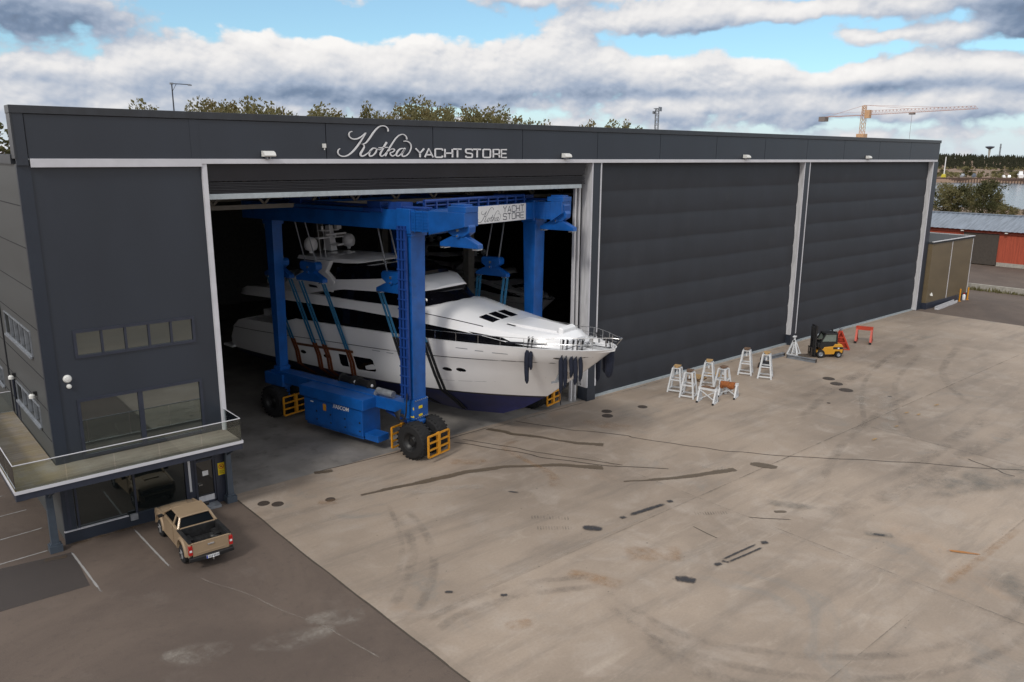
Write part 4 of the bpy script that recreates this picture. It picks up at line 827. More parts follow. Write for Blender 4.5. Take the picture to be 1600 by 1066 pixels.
ms.box(-13.8, -1.1, 11.05, -13.3, 1.1, 11.15); ms.box(-13.9, -.7, 11.55, -13.3, .7, 11.62); ms.cyl((-13.5, 0, 11.9), (-13.5, 0, 12.5), .04); ms.box(-13.0, -.9, 11.3, -12.8, .9, 11.42); ms.cyl((-13.0, 0, 11.1), (-12.95, 0, 11.32), .1); ms.box(-13.6, .5, 11.62, -13.3, .9, 11.95); ms.cyl((-13.55, -.6, 11.6), (-13.55, -.6, 11.9), .09)
ms.box(-13.3, -.3, 10.6, -12.4, .3, 10.72)
ms.build('radar_mast', M['gel2'], Y, bevel=.01)
for sg in (-1, 1):
    dm = MB(); dm.lathe((-13.5, sg*1.7, 10.15), (0, 0, 1), [(.12, 0), (.14, .15), (.36, .22), (.44, .38), (.46, .62), (.40, .86), (.25, 1.03), (.0001, 1.10)], 24); dm.build('satellite_dome', M['gel2'], Y, smooth=True)
for px in (-11.9, -11.4): an = MB(); an.cyl((px, -2.2, 10.0), (px-.3, -2.25, 13.2), .022, .008, 6); an.build('whip_antenna', M['gel2'], Y)
# foredeck details
def dk(s, y):      # height of the coachroof there
    zt = interp(s, [(-1.0, 7.78), (.5, 7.50), (2, 7.26), (3.6, 7.12), (5.2, 7.04), (6.3, 6.98)]); ht = interp(s, [(-1, 2.2), (.5, 2.1), (2, 2.0), (3.6, 1.8), (5.2, 1.5), (6.3, 1.2)]); cr = interp(s, [(-1, .25), (.5, .16), (2, .10), (6, .08)])
    t = abs(y)/ht; return zt+cr*(1-t/.55*.25 if t < .55 else .75*(1-t)/.45)
for yy in (-1.25, -.35, .55):
    f_ = MB(); P = [(1.0, yy-.33), (2.0, yy-.33), (2.0, yy+.33), (1.0, yy+.33)]; f_.add([(s, y, dk(s, y)+.025) for s, y in P]+[(s, y, dk(s, y)-.03) for s, y in P], [(0, 1, 2, 3), (0, 4, 5, 1), (1, 5, 6, 2), (2, 6, 7, 3), (3, 7, 4, 0)]); f_.build('foredeck_hatch', M['yglass'], Y)
for (s, y, a) in ((3.1, -1.25, .3), (3.3, .75, .28)):
    f_ = MB(); P = [(s-a, y-.07), (s+a, y-.07), (s+a, y+.07), (s-a, y+.07)]; f_.add([(p, q, dk(p, q)+.02) for p, q in P], [(0, 1, 2, 3)]); f_.build('deck_vent', M['boot'], Y)
f_ = MB(); f_.loft([[(2.7, -1.15, 7.10), (2.7, 1.15, 7.10), (2.7, 1.1, 7.30), (2.7, -1.1, 7.30)], [(3.9, -1.1, 7.0), (3.9, 1.1, 7.0), (3.9, 1.05, 7.27), (3.9, -1.05, 7.27)], [(5.9, -.85, 6.95), (5.9, .85, 6.95), (5.9, .8, 7.16), (5.9, -.8, 7.16)]]); f_.build('sun_pad', M['gel2'], Y, bevel=.06)
f_ = MB(); f_.loft([[(5.95, -.8, 6.9), (5.95, .8, 6.9), (5.95, .7, 7.38), (5.95, -.7, 7.38)], [(6.25, -.75, 6.9), (6.25, .75, 6.9), (6.25, .66, 7.28), (6.25, -.66, 7.28)]]); f_.build('seat_back', M['gel2'], Y, bevel=.06)
ln = MB()
for P in ([(-2.2, 7.52), (0, 7.38), (1.96, 7.20)],):
    vs = []; P2 = smooth(P, 5)
    for s, z in P2:
        hm = interp(s, [(-2.4, 2.80), (-1.0, 2.72), (.5, 2.58), (2, 2.40)])+.012; vs += [(s, -hm, z-.03), (s, -hm, z+.02)]
    ln.add(vs, [(2*i, 2*i+2, 2*i+3, 2*i+1) for i in range(len(P2)-1)])
ln.build('coachroof_line', M['boot'], Y)
lb_ = MB(); vs = []
P2 = [(3.6, 6.52), (5.95, 6.66)]
for s, z in [(3.6+(5.95-3.6)*k/8, 6.50+.14*k/8) for k in range(9)]:
    hb = interp(s, [(3.6, 2.42), (5.2, 2.08), (6.3, 1.65)])+.02; vs += [(s, -hb, z-.05), (s, -hb, z+.05)]
lb_.add(vs, [(2*i, 2*i+2, 2*i+3, 2*i+1) for i in range(8)]); lb_.build('grab_strip', M['boot'], Y)
# bow rail
ra = MB()
def railpt(s, dz, sg): return (s, sg*max(hull_b(s, 6.3)-.10, 0.0), interp(s, LV[-1][2])+dz)
SR = [-2.4, -1, .5, 2, 3.4, 4.8, 5.8, 6.8, 7.6, 8.3]
for sg in (-1, 1):
    top = [railpt(s, .52+.12*(s > 6), sg) for s in SR]+[(9.05, sg*.34, 7.12), (9.5, sg*.18, 7.10)]
    ra.tube(smooth(top, 3), .020, 6); ra.tube(smooth([railpt(s, .28, sg) for s in SR[5:]]+[(9.1, sg*.25, 6.82)], 3), .012, 6)
    for s in SR+[8.8]: ra.tube([railpt(s, 0, sg), railpt(s, .52+.12*(s > 6), sg)], .016, 6)
ra.tube([(9.5, -.18, 7.10), (9.58, 0, 7.10), (9.5, .18, 7.10)], .02, 6); ra.tube([(9.1, 0, 6.52), (9.56, 0, 7.08)], .02, 6)
ra.build('bow_rail', M['steel'], Y, smooth=True)
w_ = MB()
for yy in (-.5, .5): w_.lathe((7.35, yy, 6.36), (0, 0, 1), [(.26, 0), (.26, .10), (.13, .14), (.11, .34), (.19, .40), (.17, .50), (.0001, .55)], 18)
w_.box(7.1, -.12, 6.34, 8.9, .12, 6.48); w_.build('anchor_windlass', M['steel'], Y, smooth=True)
an = MB(); hpatch(an, [(6.05, 4.30), (6.55, 4.44), (6.75, 4.70), (6.60, 4.98), (6.2, 4.9), (5.98, 4.6)], .03); an.mat(1)
an.bar((6.35, -.95, 4.95), (6.2, -1.25, 4.35), .12); an.bar((5.95, -1.32, 4.32), (6.75, -.95, 4.55), .14, .10); hpatch(an, [(6.22, 4.75), (6.5, 4.8), (6.5, 5.05), (6.22, 5.02)], .036)
an.build('bow_anchor', [M['steel'], M['grey_steel']], Y)
dkf = MB(); dkf.box(-19.6, -2.1, 5.1, -17.0, 2.1, 5.12); dkf.box(-19.3, -1.6, 5.12, -18.6, 1.6, 5.6); dkf.build('cockpit_sofa', M['gel2'], Y, bevel=.03)
gr = MB()
for k in range(5): gr.box(-18.9+k*.02, -1.4, 7.5+k*.17, -17.7, 1.4, 7.5+k*.17+.05)
gr.box(-18.9, -1.4, 7.5, -18.8, 1.4, 8.25); gr.box(-17.8, -1.4, 7.5, -17.7, 1.4, 8.25); gr.build('deck_furniture', M['gel2'], Y)

# fender bundles hung along the bow (local yacht coordinates; they hang free, so each is its own thing)
def fender(s, sg, ztop, L, r, lb, tail=0):
    bb = hull_b(s, 5.9); rad = r*1.0; x, y = s, sg*(max(bb, .05)+rad+.02)
    w = Matrix.Translation((OX, OY, 0)) @ Matrix.Rotation(OR, 4, 'Z'); p = w @ Vector((x, y, ztop))
    f = T('fender', p, OR, lb, 'fender', 'navy covered fenders hung from the bow rail')
    mb = MB(); prof = [(.02, 0), (rad*.6, -.06), (rad, -.22), (rad*1.05, -L*.4), (rad*.92, -L*.7), (rad*.8, -L+.18), (rad*.4, -L+.03), (.02, -L)]
    pts = [(.03*math.sin(k*1.7+s), .02*math.cos(k*2.1+s), pz) for k, (pr, pz) in enumerate(prof)]
    mb.tube(pts, [pr for pr, pz in prof], 12); mb.build('fender_body', M['fender'], f, smooth=True)
    rp = MB(); rp.tube([(0, 0, 0), (.02, -sg*rad*.6, 7.0-ztop), (0, -sg*(rad+.1), 7.0-ztop)], .018, 6); rp.tube([(.05, 0, .0), (.09, -sg*rad*.6, 6.96-ztop)], .018, 6); rp.tube([(0, -sg*(rad+.1), 6.92-ztop), (0, -sg*(rad+.02), 6.70-ztop)], .05, 6)
    if tail: rp.tube([(0, 0, -L+.02), (.03, 0, -L-tail), (-.08, 0, -L-tail*.5), (-.04, 0, -L)], .016, 6)
    rp.build('fender_rope', M['rope'], f)
fender(5.02, -1, 6.30, 1.95, .14, 'long navy fender hanging alone on the near bow side, left of the clustered ones', .0); fender(5.22, -1, 6.25, 1.1, .12, 'short navy fender tucked right beside the long lone one')
fender(6.82, -1, 6.02, 2.05, .13, 'leftmost and longest fender of the near bow cluster, with trailing rope', .7); fender(7.02, -1, 6.0, 1.75, .12, 'second fender from left in the near bow cluster'); fender(7.30, -1, 6.05, 1.2, .12, 'third and shortest fender in the near bow cluster'); fender(7.50, -1, 6.0, 1.55, .13, 'fourth fender from left in the near bow cluster'); fender(7.72, -1, 6.05, 1.4, .12, 'rightmost fender of the near bow cluster', .2)
fender(7.3, 1, 5.9, 1.9, .16, 'slim fender on the far bow side, furthest left seen below the flare'); fender(8.15, 1, 6.0, 1.2, .16, 'short dark fender on the far bow side, middle one under the tip'); fender(8.6, 1, 6.42, 1.75, .26, 'fat navy fender on the far bow side right at the bow tip')

# ================================================================== THE BOAT HOIST (same local frame; near side is y < 0)
B_ = T('boat_hoist', (OX, OY, 0), OR, 'blue four-legged travelling boat hoist on big tyres carrying the white yacht', 'boat hoist')
def col(s0, s1, y0, y1, name='column'):
    mb = MB(); sg = -1 if y0 < 0 else 1
    mb.hexa([(s0+.10, y0, 2.2), (s1-.05, y0, 2.2), (s1-.05, y1, 2.2), (s0+.10, y1, 2.2)], [(s0-.12, y0-.05, 12.75), (s1+.10, y0-.05, 12.75), (s1+.10, y1+.05, 12.75), (s0-.12, y1+.05, 12.75)])
    mb.box(s0-.05, y0-.08, 2.15, s1+.05, y1+.08, 3.3); mb.box(s0-.2, y0-.12, 12.45, s1+.2, y1+.12, 12.7)
    ym = (y0+y1)/2; mb.lathe(((s0+s1)/2, ym, 1.55), (0, 0, 1), [(.42, 0), (.42, .3), (.55, .34), (.55, .5), (.45, .55), (.45, .65)], 20); mb.box((s0+s1)/2-.3, ym-.28, .8, (s0+s1)/2+.3, ym+.28, 1.7)
    c = mb.build(name, M['blue'], B_, bevel=.015)
    return c
CA = col(-.78, -.10, -6.05, -5.05); CC = col(-.80, -.05, 5.5, 6.5); CB = col(-12.52, -11.98, -5.92, -5.28); CD = col(-12.62, -11.88, 5.15, 6.0)
tr = MB()
for k in range(3): tr.box(-.80+.24*k, -6.36, 3.4, -.66+.24*k, -6.21, 13.0)
for k in range(18): tr.box(-.82, -6.40, 3.6+.54*k, -.1, -6.36, 3.68+.54*k)
tr.build('cable_tray', M['blue_dk'], CA)
for (z, h_) in ((2.75, .16), (2.3, .12)): q = MB(); q.box(-.06, -5.75, z, -.035, -5.45, z+h_); q.box(-.30, -6.145, z, -.05, -6.13, z+h_); q.build('warning_label', M['yellow_sign'], CA)
q = MB()
for z in (2.2, 3.22, 12.5):
    for k in range(7): q.lathe((-.02+.0, -6.02+.16*k, z+.05), (1, 0, 0), [(.03, 0), (.03, .05), (.0001, .055)], 6)
q.build('flange_bolts', M['grey_steel'], CA)
for sg in (-1, 1):
    y0, y1 = (-6.15, -5.05) if sg < 0 else (5.3, 6.4); e = 3.0 if sg < 0 else 1.4
    mb = MB(); mb.box(-14.6, y0, 12.75, 1.3, y1, 13.82)
    mb.hexa([(1.3, y0, 12.62), (e+.75, y0, 13.15), (e+.75, y1, 13.15), (1.3, y1, 12.62)], [(1.3, y0, 13.86), (e+.75, y0, 13.86), (e+.75, y1, 13.86), (1.3, y1, 13.86)])
    mb.box(e-.4, y0+.05, 13.86, e+.8, y1-.05, 14.15); mb.box(-.9, y0-.1, 12.6, .1, y1+.1, 13.9)
    sb = mb.build('side_beam', M['blue'], B_, bevel=.02)
    pz = MB()
    for k in range(3): pz.tube([(-13, y0+.25+.2*k, 13.95), (1, y0+.25+.2*k, 13.95)], .06, 6)
    for s in (-9.5, -2.8, -1.2): pz.box(s-.5, y0+.1, 13.82, s+.5, y1-.1, 14.2)
    pz.tube([(-3.4, y0-.05, 13.75), (-2.0, y0-.05, 13.75)], .12, 8); pz.tube([(-12, y0-.02, 13.6), (-3, y0-.02, 13.6)], .04, 6); pz.build('beam_pipework', M['blue_dk'], sb)
    bl = MB()
    for k in range(7): bl.box(.14, y0-.03, 12.75+.16*k, 1.26, y0-.005, 12.79+.16*k)
    for q in (.35, .9): bl.box(q, y0-.04, 12.7, q+.06, y0-.03, 13.85)
    bl.build('flange_plate', M['blue'], sb)
# cross beams with walkway, and the name board
for s in (-.42, -12.3):
    mb = MB(); mb.box(s-.45, -5.05, 12.72, s+.45, 5.3, 13.78); cb = mb.build('cross_beam', M['blue'], B_, bevel=.02)
    rl = MB(); rl.tube([(s+.3, -4.9, 14.25), (s+.3, 4.4, 14.25)], .09, 6); rl.tube([(s-.2, -4.9, 14.15), (s-.2, 5, 14.15)], .07, 6); rl.tube([(s+.3, -4.9, 14.0), (s+.3, 4.6, 14.0)], .05, 6)
    for k in range(11): rl.box(s+.22, -4.9+.92*k, 13.78, s+.38, -4.8+.92*k, 14.25)
    rl.build('walkway_rail', M['blue_dk'], cb)
    if s > -1:
        nb_ = MB(); X = s+.47; nb_.box(X-.018, -.72, 12.74, X+.04, 4.32, 13.76); nbo = nb_.build('name_board', M['plate'], cb)
        q = MB(); fx = lambda a, z, d: (X+.042+d, a, z)
        for P in KOTKA: q.ribbon([(-.52+(a-19.99)*.50, 12.82+(z-16.58)*.53, w*.42) for a, z, w in P], fx, .006)
        for word, zz in (('YACHT', 13.30), ('STORE', 12.86)):
            for i, ch in enumerate(word):
                for P in CAPS[ch]: q.ribbon([(1.95+.45*i+.34*u, zz+.36*v, .045) for u, v in P], fx, .006, 0)
        q.build('board_lettering', mat('board ink', (.02, .02, .04), .5, var=.02), nbo)
# bottom chassis beams, machinery
for sg in (-1, 1):
    y0, y1 = (-6.15, -5.25) if sg < 0 else (5.25, 6.15)
    mb = MB(); mb.box(-12.7, y0, 2.35, -.1, y1, 3.05); mb.box(-13.2, y0-.15, 2.1, -11.4, y1+.15, 2.9); mb.build('chassis_beam', M['blue'], B_, bevel=.03)
mb = MB(); mb.box(-8.4, -7.05, .72, -3.3, -5.6, 2.36); mb.box(-8.62, -7.2, 2.36, -3.05, -5.5, 3.0); mb.box(-3.28, -6.9, .55, -2.2, -6.0, .95); mb.box(-8.4, -6.9, .5, -3.4, -5.7, .72)
cab = mb.build('engine_cabinet', M['blue'], B_, bevel=.03)
for k in range(4):
    a = -8.3+k*1.25; dd = MB(); dd.box(a+.03, -7.075, .82, a+1.2, -7.05, 2.28); dd.mat(1).box(a+1.02, -7.10, 1.5, a+1.12, -7.075, 1.6); dd.box(a+1.02, -7.10, 1.0, a+1.12, -7.075, 1.08); dd.build('cabinet_door', [M['blue'], M['black']], cab)
st_ = MB(); st_.mat(0).box(-6.62, -7.09, 1.72, -6.36, -7.076, 2.12); st_.mat(1).box(-7.75, -7.09, 2.05, -7.5, -7.076, 2.12); st_.build('yellow_sticker', [M['guard'], M['letter']], cab)
tc_ = bpy.data.curves.new('maker_lettering', 'FONT'); tc_.body = '//ASCOM'; tc_.size = .34; tc_.align_x = 'CENTER'; tc_.extrude = .004; tc_.shear = .15; tc_.offset = .006
to_ = bpy.data.objects.new('tmp', tc_); COL.objects.link(to_); dg = bpy.context.evaluated_depsgraph_get(); me = bpy.data.meshes.new_from_object(to_.evaluated_get(dg)); bpy.data.objects.remove(to_)
lo_ = bpy.data.objects.new('maker_lettering', me); COL.objects.link(lo_); me.materials.clear(); me.materials.append(M['letter']); lo_.parent = cab; lo_.location = (-5.05, -7.085, 2.05); lo_.rotation_euler = (R(90), 0, 0)
for s in (-6.6, -5.1):
    w_ = MB(); w_.lathe((s-.55, -5.0, 3.12), (1, 0, 0), [(.05, 0), (.38, 0), (.38, .06), (.27, .08), (.27, 1.0), (.38, 1.02), (.38, 1.08), (.05, 1.1)], 20); w_.mat(1).lathe((s+.55, -5.0, 3.12), (1, 0, 0), [(.10, 0), (.08, .04), (.0001, .05)], 12); w_.build('winch_drum', [M['black'], M['gel2']], B_)
ex = MB(); ex.tube([(-3.2, -6.0, 3.1), (-3.0, -6.0, 3.35), (-1.8, -5.95, 3.3)], [.14, .2, .2], 12); ex.build('exhaust_silencer', M['grey_steel'], B_, smooth=True)
hs = MB()
for k in range(6): hs.tube(smooth([(-1.4+.1*k, -6.3, 2.4+.06*k), (-.9+.05*k, -6.5-.04*k, 2.1+.03*k), (-.4+.02*k, -6.45-.03*k, 2.4), (-.35+.03*k, -6.40-.02*k, 3.3+.1*k)], 4), .035, 6)
hs.build('hydraulic_hoses', M['black'], B_)
cyb = MB(); cyb.tube([(-2.6, -5.7, 2.15), (-1.0, -5.7, 1.75)], .11, 10); cyb.tube([(-1.0, -5.7, 1.75), (-.55, -5.6, 1.6)], .06, 8); cyb.build('steering_cylinder', M['blue_dk'], B_)
def tyre(s, y):
    mb = MB(); W = .44; mb.mat(0).lathe((s, y-W, 1.05), (0, 1, 0), [(.48, .06), (.58, .0), (.90, .02), (1.03, .13), (1.06, .28), (1.06, .60), (1.03, .75), (.90, .86), (.58, .88), (.48, .80)], 36)
    for k in range(26):
        t = 2*math.pi*k/26; u = t+.12
        for (a, ya, c, yb) in ((t, y-W+.05, u, y-.02), (t+.12, y+W-.05, u+.12, y+.02)):
            mb.bar((s+1.035*math.cos(a), ya, 1.05+1.035*math.sin(a)), (s+1.045*math.cos(c), yb, 1.05+1.045*math.sin(c)), .10, .035, up=(math.cos(a), 0, math.sin(a)))
    w = mb.build('wheel', M['rubber'], B_)
    rm = MB(); rm.lathe((s, y-W, 1.05), (0, 1, 0), [(.0001, .22), (.2, .20), (.22, .14), (.30, .24), (.44, .16), (.50, .05), (.50, .83), (.44, .70), (.22, .70), (.0001, .66)], 24)
    for k in range(8): t = 2*math.pi*k/8; rm.cyl((s+.26*math.cos(t), y-W+.16, 1.05+.26*math.sin(t)), (s+.26*math.cos(t), y-W+.26, 1.05+.26*math.sin(t)), .03, n=6)
    rm.build('rim', M['carblack'], w, smooth=True)
for (s, ys) in ((-.42, (-6.25, -4.85)), (-.42, (5.35, 6.7)), (-12.25, (-6.25, -4.85)), (-12.25, (4.85, 6.25))):
    for y in ys: tyre(s+.5*(s > -1), y)
    ax = MB(); ax.cyl((s+.5*(s > -1), ys[0], 1.05), (s+.5*(s > -1), ys[1], 1.05), .14); ax.build('axle', M['blue_dk'], B_)
def guard(s, y0, y1, z0=.42, z1=1.62):
    mb = MB(); t = .05
    for z in (z0, z0+(z1-z0)/3, z0+2*(z1-z0)/3, z1): mb.box(s-t, y0, z-.04, s+t, y1, z+.04)
    for y in (y0, y1): mb.box(s-t, y-.04, z0, s+t, y+.04, z1)
    mb.box(s-t*.8-.05, (y0+y1)/2-.10, z0-.02, s+t*.8+.02, (y0+y1)/2+.10, z1+.06); mb.build('wheel_guard', M['guard'], B_)
guard(1.42, -6.6, -4.9); guard(-1.28, -6.7, -5.0); guard(1.42, 5.1, 6.6); guard(-10.8, -6.75, -4.8); guard(-10.8, 4.8, 6.6); guard(-1.28, 5.0, 6.7)
# spreader heads with wire falls and slings
def head(s, y, zb, strands=True, ropes=True, h=1.35):
    mb = MB(); t = .20; zq = zb+.62
    tri = [(s-1.3, zb), (s+1.3, zb), (s+1.28, zb+.22), (s+.38, zq), (s-.38, zq), (s-1.28, zb+.22)]
    mb.prism([(a, y-t, z) for a, z in tri], (0, 2*t, 0))
    body = [(s-.36, zq-.06), (s+.36, zq-.06), (s+.75, zq+.18), (s+.78, zq+.46), (s+.66, zq+.62), (s-.66, zq+.62), (s-.78, zq+.46), (s-.75, zq+.18)]
    mb.prism([(a, y-.26, z) for a, z in body], (0, .52, 0)); mb.cyl((s, y-.32, zq-.02), (s, y+.32, zq-.02), .12)
    hd = mb.build('spreader_head', M['blue'], B_, bevel=.03)
    for (a, z, r, w) in [(s, zq+.28, .09, .30), (s, zq-.02, .05, .34)]+[(s+k*(1.18-q), zb-.04, .045, .24) for k in (-1, 1) for q in (0, .22)]:
        dt = MB(); dt.cyl((a, y-w, z), (a, y+w, z), r, n=10); dt.build('pin', M['steel'], hd)
    if ropes:
        rp = MB()
        for q in (-.55, -.5, .5, .55): rp.tube([(s+q, y, zq+.6), (s+q*.9, y*1.16, 12.8)], .022, 5)
        rp.build('wire_falls', M['grey_steel'], hd)
    return hd
for (s, y) in ((3.05, -5.6), (1.55, 5.85)):      # the empty front heads hang right under the beam noses
    head(s, y, 12.05, ropes=False)
    mb = MB(); mb.prism([(s+a, y-.34, z) for a, z in ((-.62, 13.2), (-.3, 13.05), (.3, 13.05), (.62, 13.2), (.66, 13.62), (.5, 13.86), (.5, 14.25), (-.36, 14.25), (-.36, 13.86), (-.62, 13.62))], (0, .68, 0)); mb.mat(1).box(s-.5, y-.36, 13.30, s+.5, y-.34, 13.42); mb.cyl((s, y-.4, 13.2), (s, y+.4, 13.2), .14); mb.build('sheave_block', [M['blue'], M['blue_dk']], B_, bevel=.03)
def strap(pts, w, m, name, t=.03):
    mb = MB(); vs = []; fs = []
    for (s, y, z) in pts: vs += [(s-w/2, y, z), (s+w/2, y, z)]
    n = len(pts)
    for i in range(n-1): fs.append((2*i, 2*i+1, 2*i+3, 2*i+2))
    mb.add(vs, fs); o = mb.build(name, m, B_); md = o.modifiers.new('thickness', 'SOLIDIFY'); md.thickness = t; return o
def sling(s0, y, zb, ds, lower, zj=4.3):
    """two-ply strap from the spreader down to the chine, then under the hull to the keel"""
    sg = -1 if y < 0 else 1
    for s in (s0, s0+.27):
        zc = 3.7; e = s+ds; tm = (zb-zj)/(zb-zc); bc = hull_b(e, zc)+.09
        P1 = (s+ds*tm, y+(sg*bc-y)*tm, zj); P2 = (e, sg*bc, zc)
        strap([(s, y, zb), P1], .17, M['sling_teal'], 'sling')
        under = [(e, sg*(hull_b(e, zc-.05-k*.1)+.06), zc-.05-k*.1) for k in range(1, 30) if hull_b(e, zc-.05-k*.1) > .15]
        strap([P1, P2]+under+[(e, 0, under[-1][2]-.12)], .20, M[lower], 'sling_sleeve', .04)
for (s, y, lower) in ((-10.2, -4.5, 'sling_brown'), (-2.95, -4.5, 'sling_black'), (-2.7, 4.5, 'sling_black'), (-10.2, 4.5, 'sling_brown'), (-13.4, -4.5, 'sling_brown')):
    head(s, y, 8.9)
    ds = (.55 if lower == 'sling_black' else .85) if y < 0 else .6
    sling(s-1.28, y, 8.85, ds, lower, 6.0 if lower == 'sling_black' else 4.5); sling(s+.95, y, 8.85, ds, lower, 6.0 if lower == 'sling_black' else 4.5)

# yachts in winter storage deep in the hall
for i, (x, y, rz, sc, z, lb) in enumerate(((47.5, 17.5, -100, .62, .55, 'stored white yacht in the dark hall, nearer one behind the far hoist leg'), (52.5, 31, -95, .62, .55, 'stored white yacht deepest in the dark hall beyond the nearer stored one'))):
    c = copy_tree(Y); c.location = (x, y, z); c.rotation_euler = (0, 0, R(rz)); c.scale = (sc, sc, sc); c.name = 'stored_yacht'
    tag(c, lb, 'yacht', 'yachts stored in the hall')
    kb = MB()
    for s in (-16, -8, -1): kb.box(s-.3, -.5, -.55/sc, s+.3, .5, .86); 
    for s in (-12, -4):
        for q in (-2.0, 2.0): kb.bar((s, q*1.25, -.55/sc), (s, q, 2.0), .12)
    kb.build('cradle', M['wood_dk'], c)

# ================================================================== PICK-UP TRUCK (local y = forward, rear bumper at y = 0)
P_ = T('pickup_truck', (10.17, -6.2, 0), R(-1.5), 'champagne gold extended cab pickup with black bed liner parked nose to the office', 'pickup truck')
def arch(cx, r, zb, n=9): return [(cx+r*math.cos(math.pi-math.pi*k/n), zb+r*.98*math.sin(math.pi-math.pi*k/n)) for k in range(n+1)]
RW, FWH, WR = 1.10, 4.15, .39
side = [(.12, .50)]+arch(RW, .46, .42)+[(1.75, .36), (3.6, .36)]+arch(FWH, .46, .42)+[(4.72, .40), (4.92, .55), (4.95, .80), (4.85, .98), (4.2, 1.08), (3.55, 1.13), (1.62, 1.13), (1.62, 1.10), (.08, 1.06), (.05, .8)]
bd = MB()
for sg in (-1, 1):
    bd.prism([(sg*.86, y, z) for y, z in side], (-sg*.10, 0, 0))
    for c in (RW, FWH):     # flared wheel arches
        A = arch(c, .47, .42, 14); ring = []
        for (y, z) in A:
            q = math.atan2(z-.42, y-c); ring.append([(sg*.84, c+.47*math.cos(q), .42+.46*math.sin(q)), (sg*.925, c+.48*math.cos(q), .42+.47*math.sin(q)), (sg*.915, c+.56*math.cos(q), .42+.55*math.sin(q)), (sg*.85, c+.62*math.cos(q), .42+.61*math.sin(q))])
        bd.loft(ring)
bd.loft([[(-.78, 1.62, .4), (.78, 1.62, .4), (.78, 1.62, 1.12), (-.78, 1.62, 1.12)], [(-.78, 3.62, .4), (.78, 3.62, .4), (.78, 3.62, 1.125), (-.78, 3.62, 1.125)]])
hood = [[(-.80, y, .5), (.80, y, .5), (.80, y, z-.03), (.62, y, z+.02), (0, y, z+.045), (-.62, y, z+.02), (-.80, y, z-.03)] for y, z in ((3.6, 1.12), (4.2, 1.075), (4.75, .99), (4.90, .88))]
bd.loft(hood); bd.box(-.35, 3.75, 1.10, .35, 4.25, 1.155)
bd.box(-.80, 4.86, .45, .80, 4.97, .72)
# greenhouse: pillars and roof
def quad(lo, hi): return [lo, hi]
GB = [(-.78, 1.66, 1.12), (.78, 1.66, 1.12), (.78, 3.72, 1.12), (-.78, 3.72, 1.12)]; GT = [(-.61, 1.88, 1.66), (.61, 1.88, 1.66), (.61, 2.98, 1.68), (-.61, 2.98, 1.68)]
def lerp3(a, c, t): return tuple(a[k]+(c[k]-a[k])*t for k in range(3))
for i in range(4): bd.bar(GB[i], GT[i], .09, .09)
for sg, (i, j) in ((-1, (0, 3)), (1, (1, 2))):
    bd.bar(lerp3(GB[i], GB[j], .30), lerp3(GT[i], GT[j], .36), .11, .07)
    bd.bar(GT[i], GT[j], .09, .08)
bd.bar(GT[0], GT[1], .09, .08); bd.bar(GT[3], GT[2], .09, .08)
rf = [[(x*f, y, z) for x, z in ((-.64, 1.64), (-.55, 1.705), (0, 1.725), (.55, 1.705), (.64, 1.64))] for y, f in ((1.80, .93), (1.88, .99), (2.1, 1.01), (2.7, 1.01), (2.95, .99), (3.06, .93))]
bd.loft(rf)
body = bd.build('body', M['gold'], P_, smooth=True, angle=32, bevel=.02)
for sg in (-1, 1):
    q = MB(); q.prism([(sg*.868, y, z) for y, z in ((2.16, .40), (3.40, .40), (3.46, .75), (3.46, 1.10), (2.16, 1.10))], (sg*.008, 0, 0)); q.build('door', M['gold'], P_, bevel=.006)
gl = MB(); gl.loft([[lerp3(lerp3(GB[i], GT[i], t), ((GB[i][0]+GT[i][0])*0, 2.6, 1.4), .025) for i in range(4)] for t in (.02, .97)]); gl.build('cab_glass', M['carglass'], P_)
bdm = MB(); bdm.box(-.76, .12, .66, .76, 1.6, .70); bdm.box(-.76, .10, .70, -.70, 1.6, 1.10); bdm.box(.70, .10, .70, .76, 1.6, 1.10); bdm.box(-.70, 1.54, .70, .70, 1.6, 1.12)
for sg in (-1, 1): bdm.box(sg*.80-.07, .08, 1.08, sg*.80+.07, 1.62, 1.125)
for k in range(9): bdm.box(-.66+.155*k, .14, .70, -.58+.155*k, 1.53, .715)
for sg in (-1, 1): bdm.box(sg*.58-.13, .82, .70, sg*.58+.13, 1.40, .90)
bed = bdm.build('bed_liner', M['bed'], P_, bevel=.01)
rng = random.Random(5); rg = MB()
for k in range(7): rg.lathe((.35+rng.uniform(-.25, .25), .75+rng.uniform(-.4, .4), .72), (rng.uniform(-.3, .3), rng.uniform(-.3, .3), 1), [(.12, 0), (.2, .04), (.17, .11), (.0001, .14)], 9)
rg.build('bagged_load', M['bed'], bed, smooth=True)
tg = MB(); tg.box(-.74, .02, .58, .74, .09, 1.075); tg.box(-.78, .015, 1.05, .78, .10, 1.085); tg.box(-.6, .005, .66, .6, .02, .70); tl = tg.build('tailgate', M['gold'], P_, bevel=.012)
hh = MB(); hh.box(-.13, -.012, .90, .13, .02, .955); hh.build('handle', M['rim'], tl, bevel=.008)
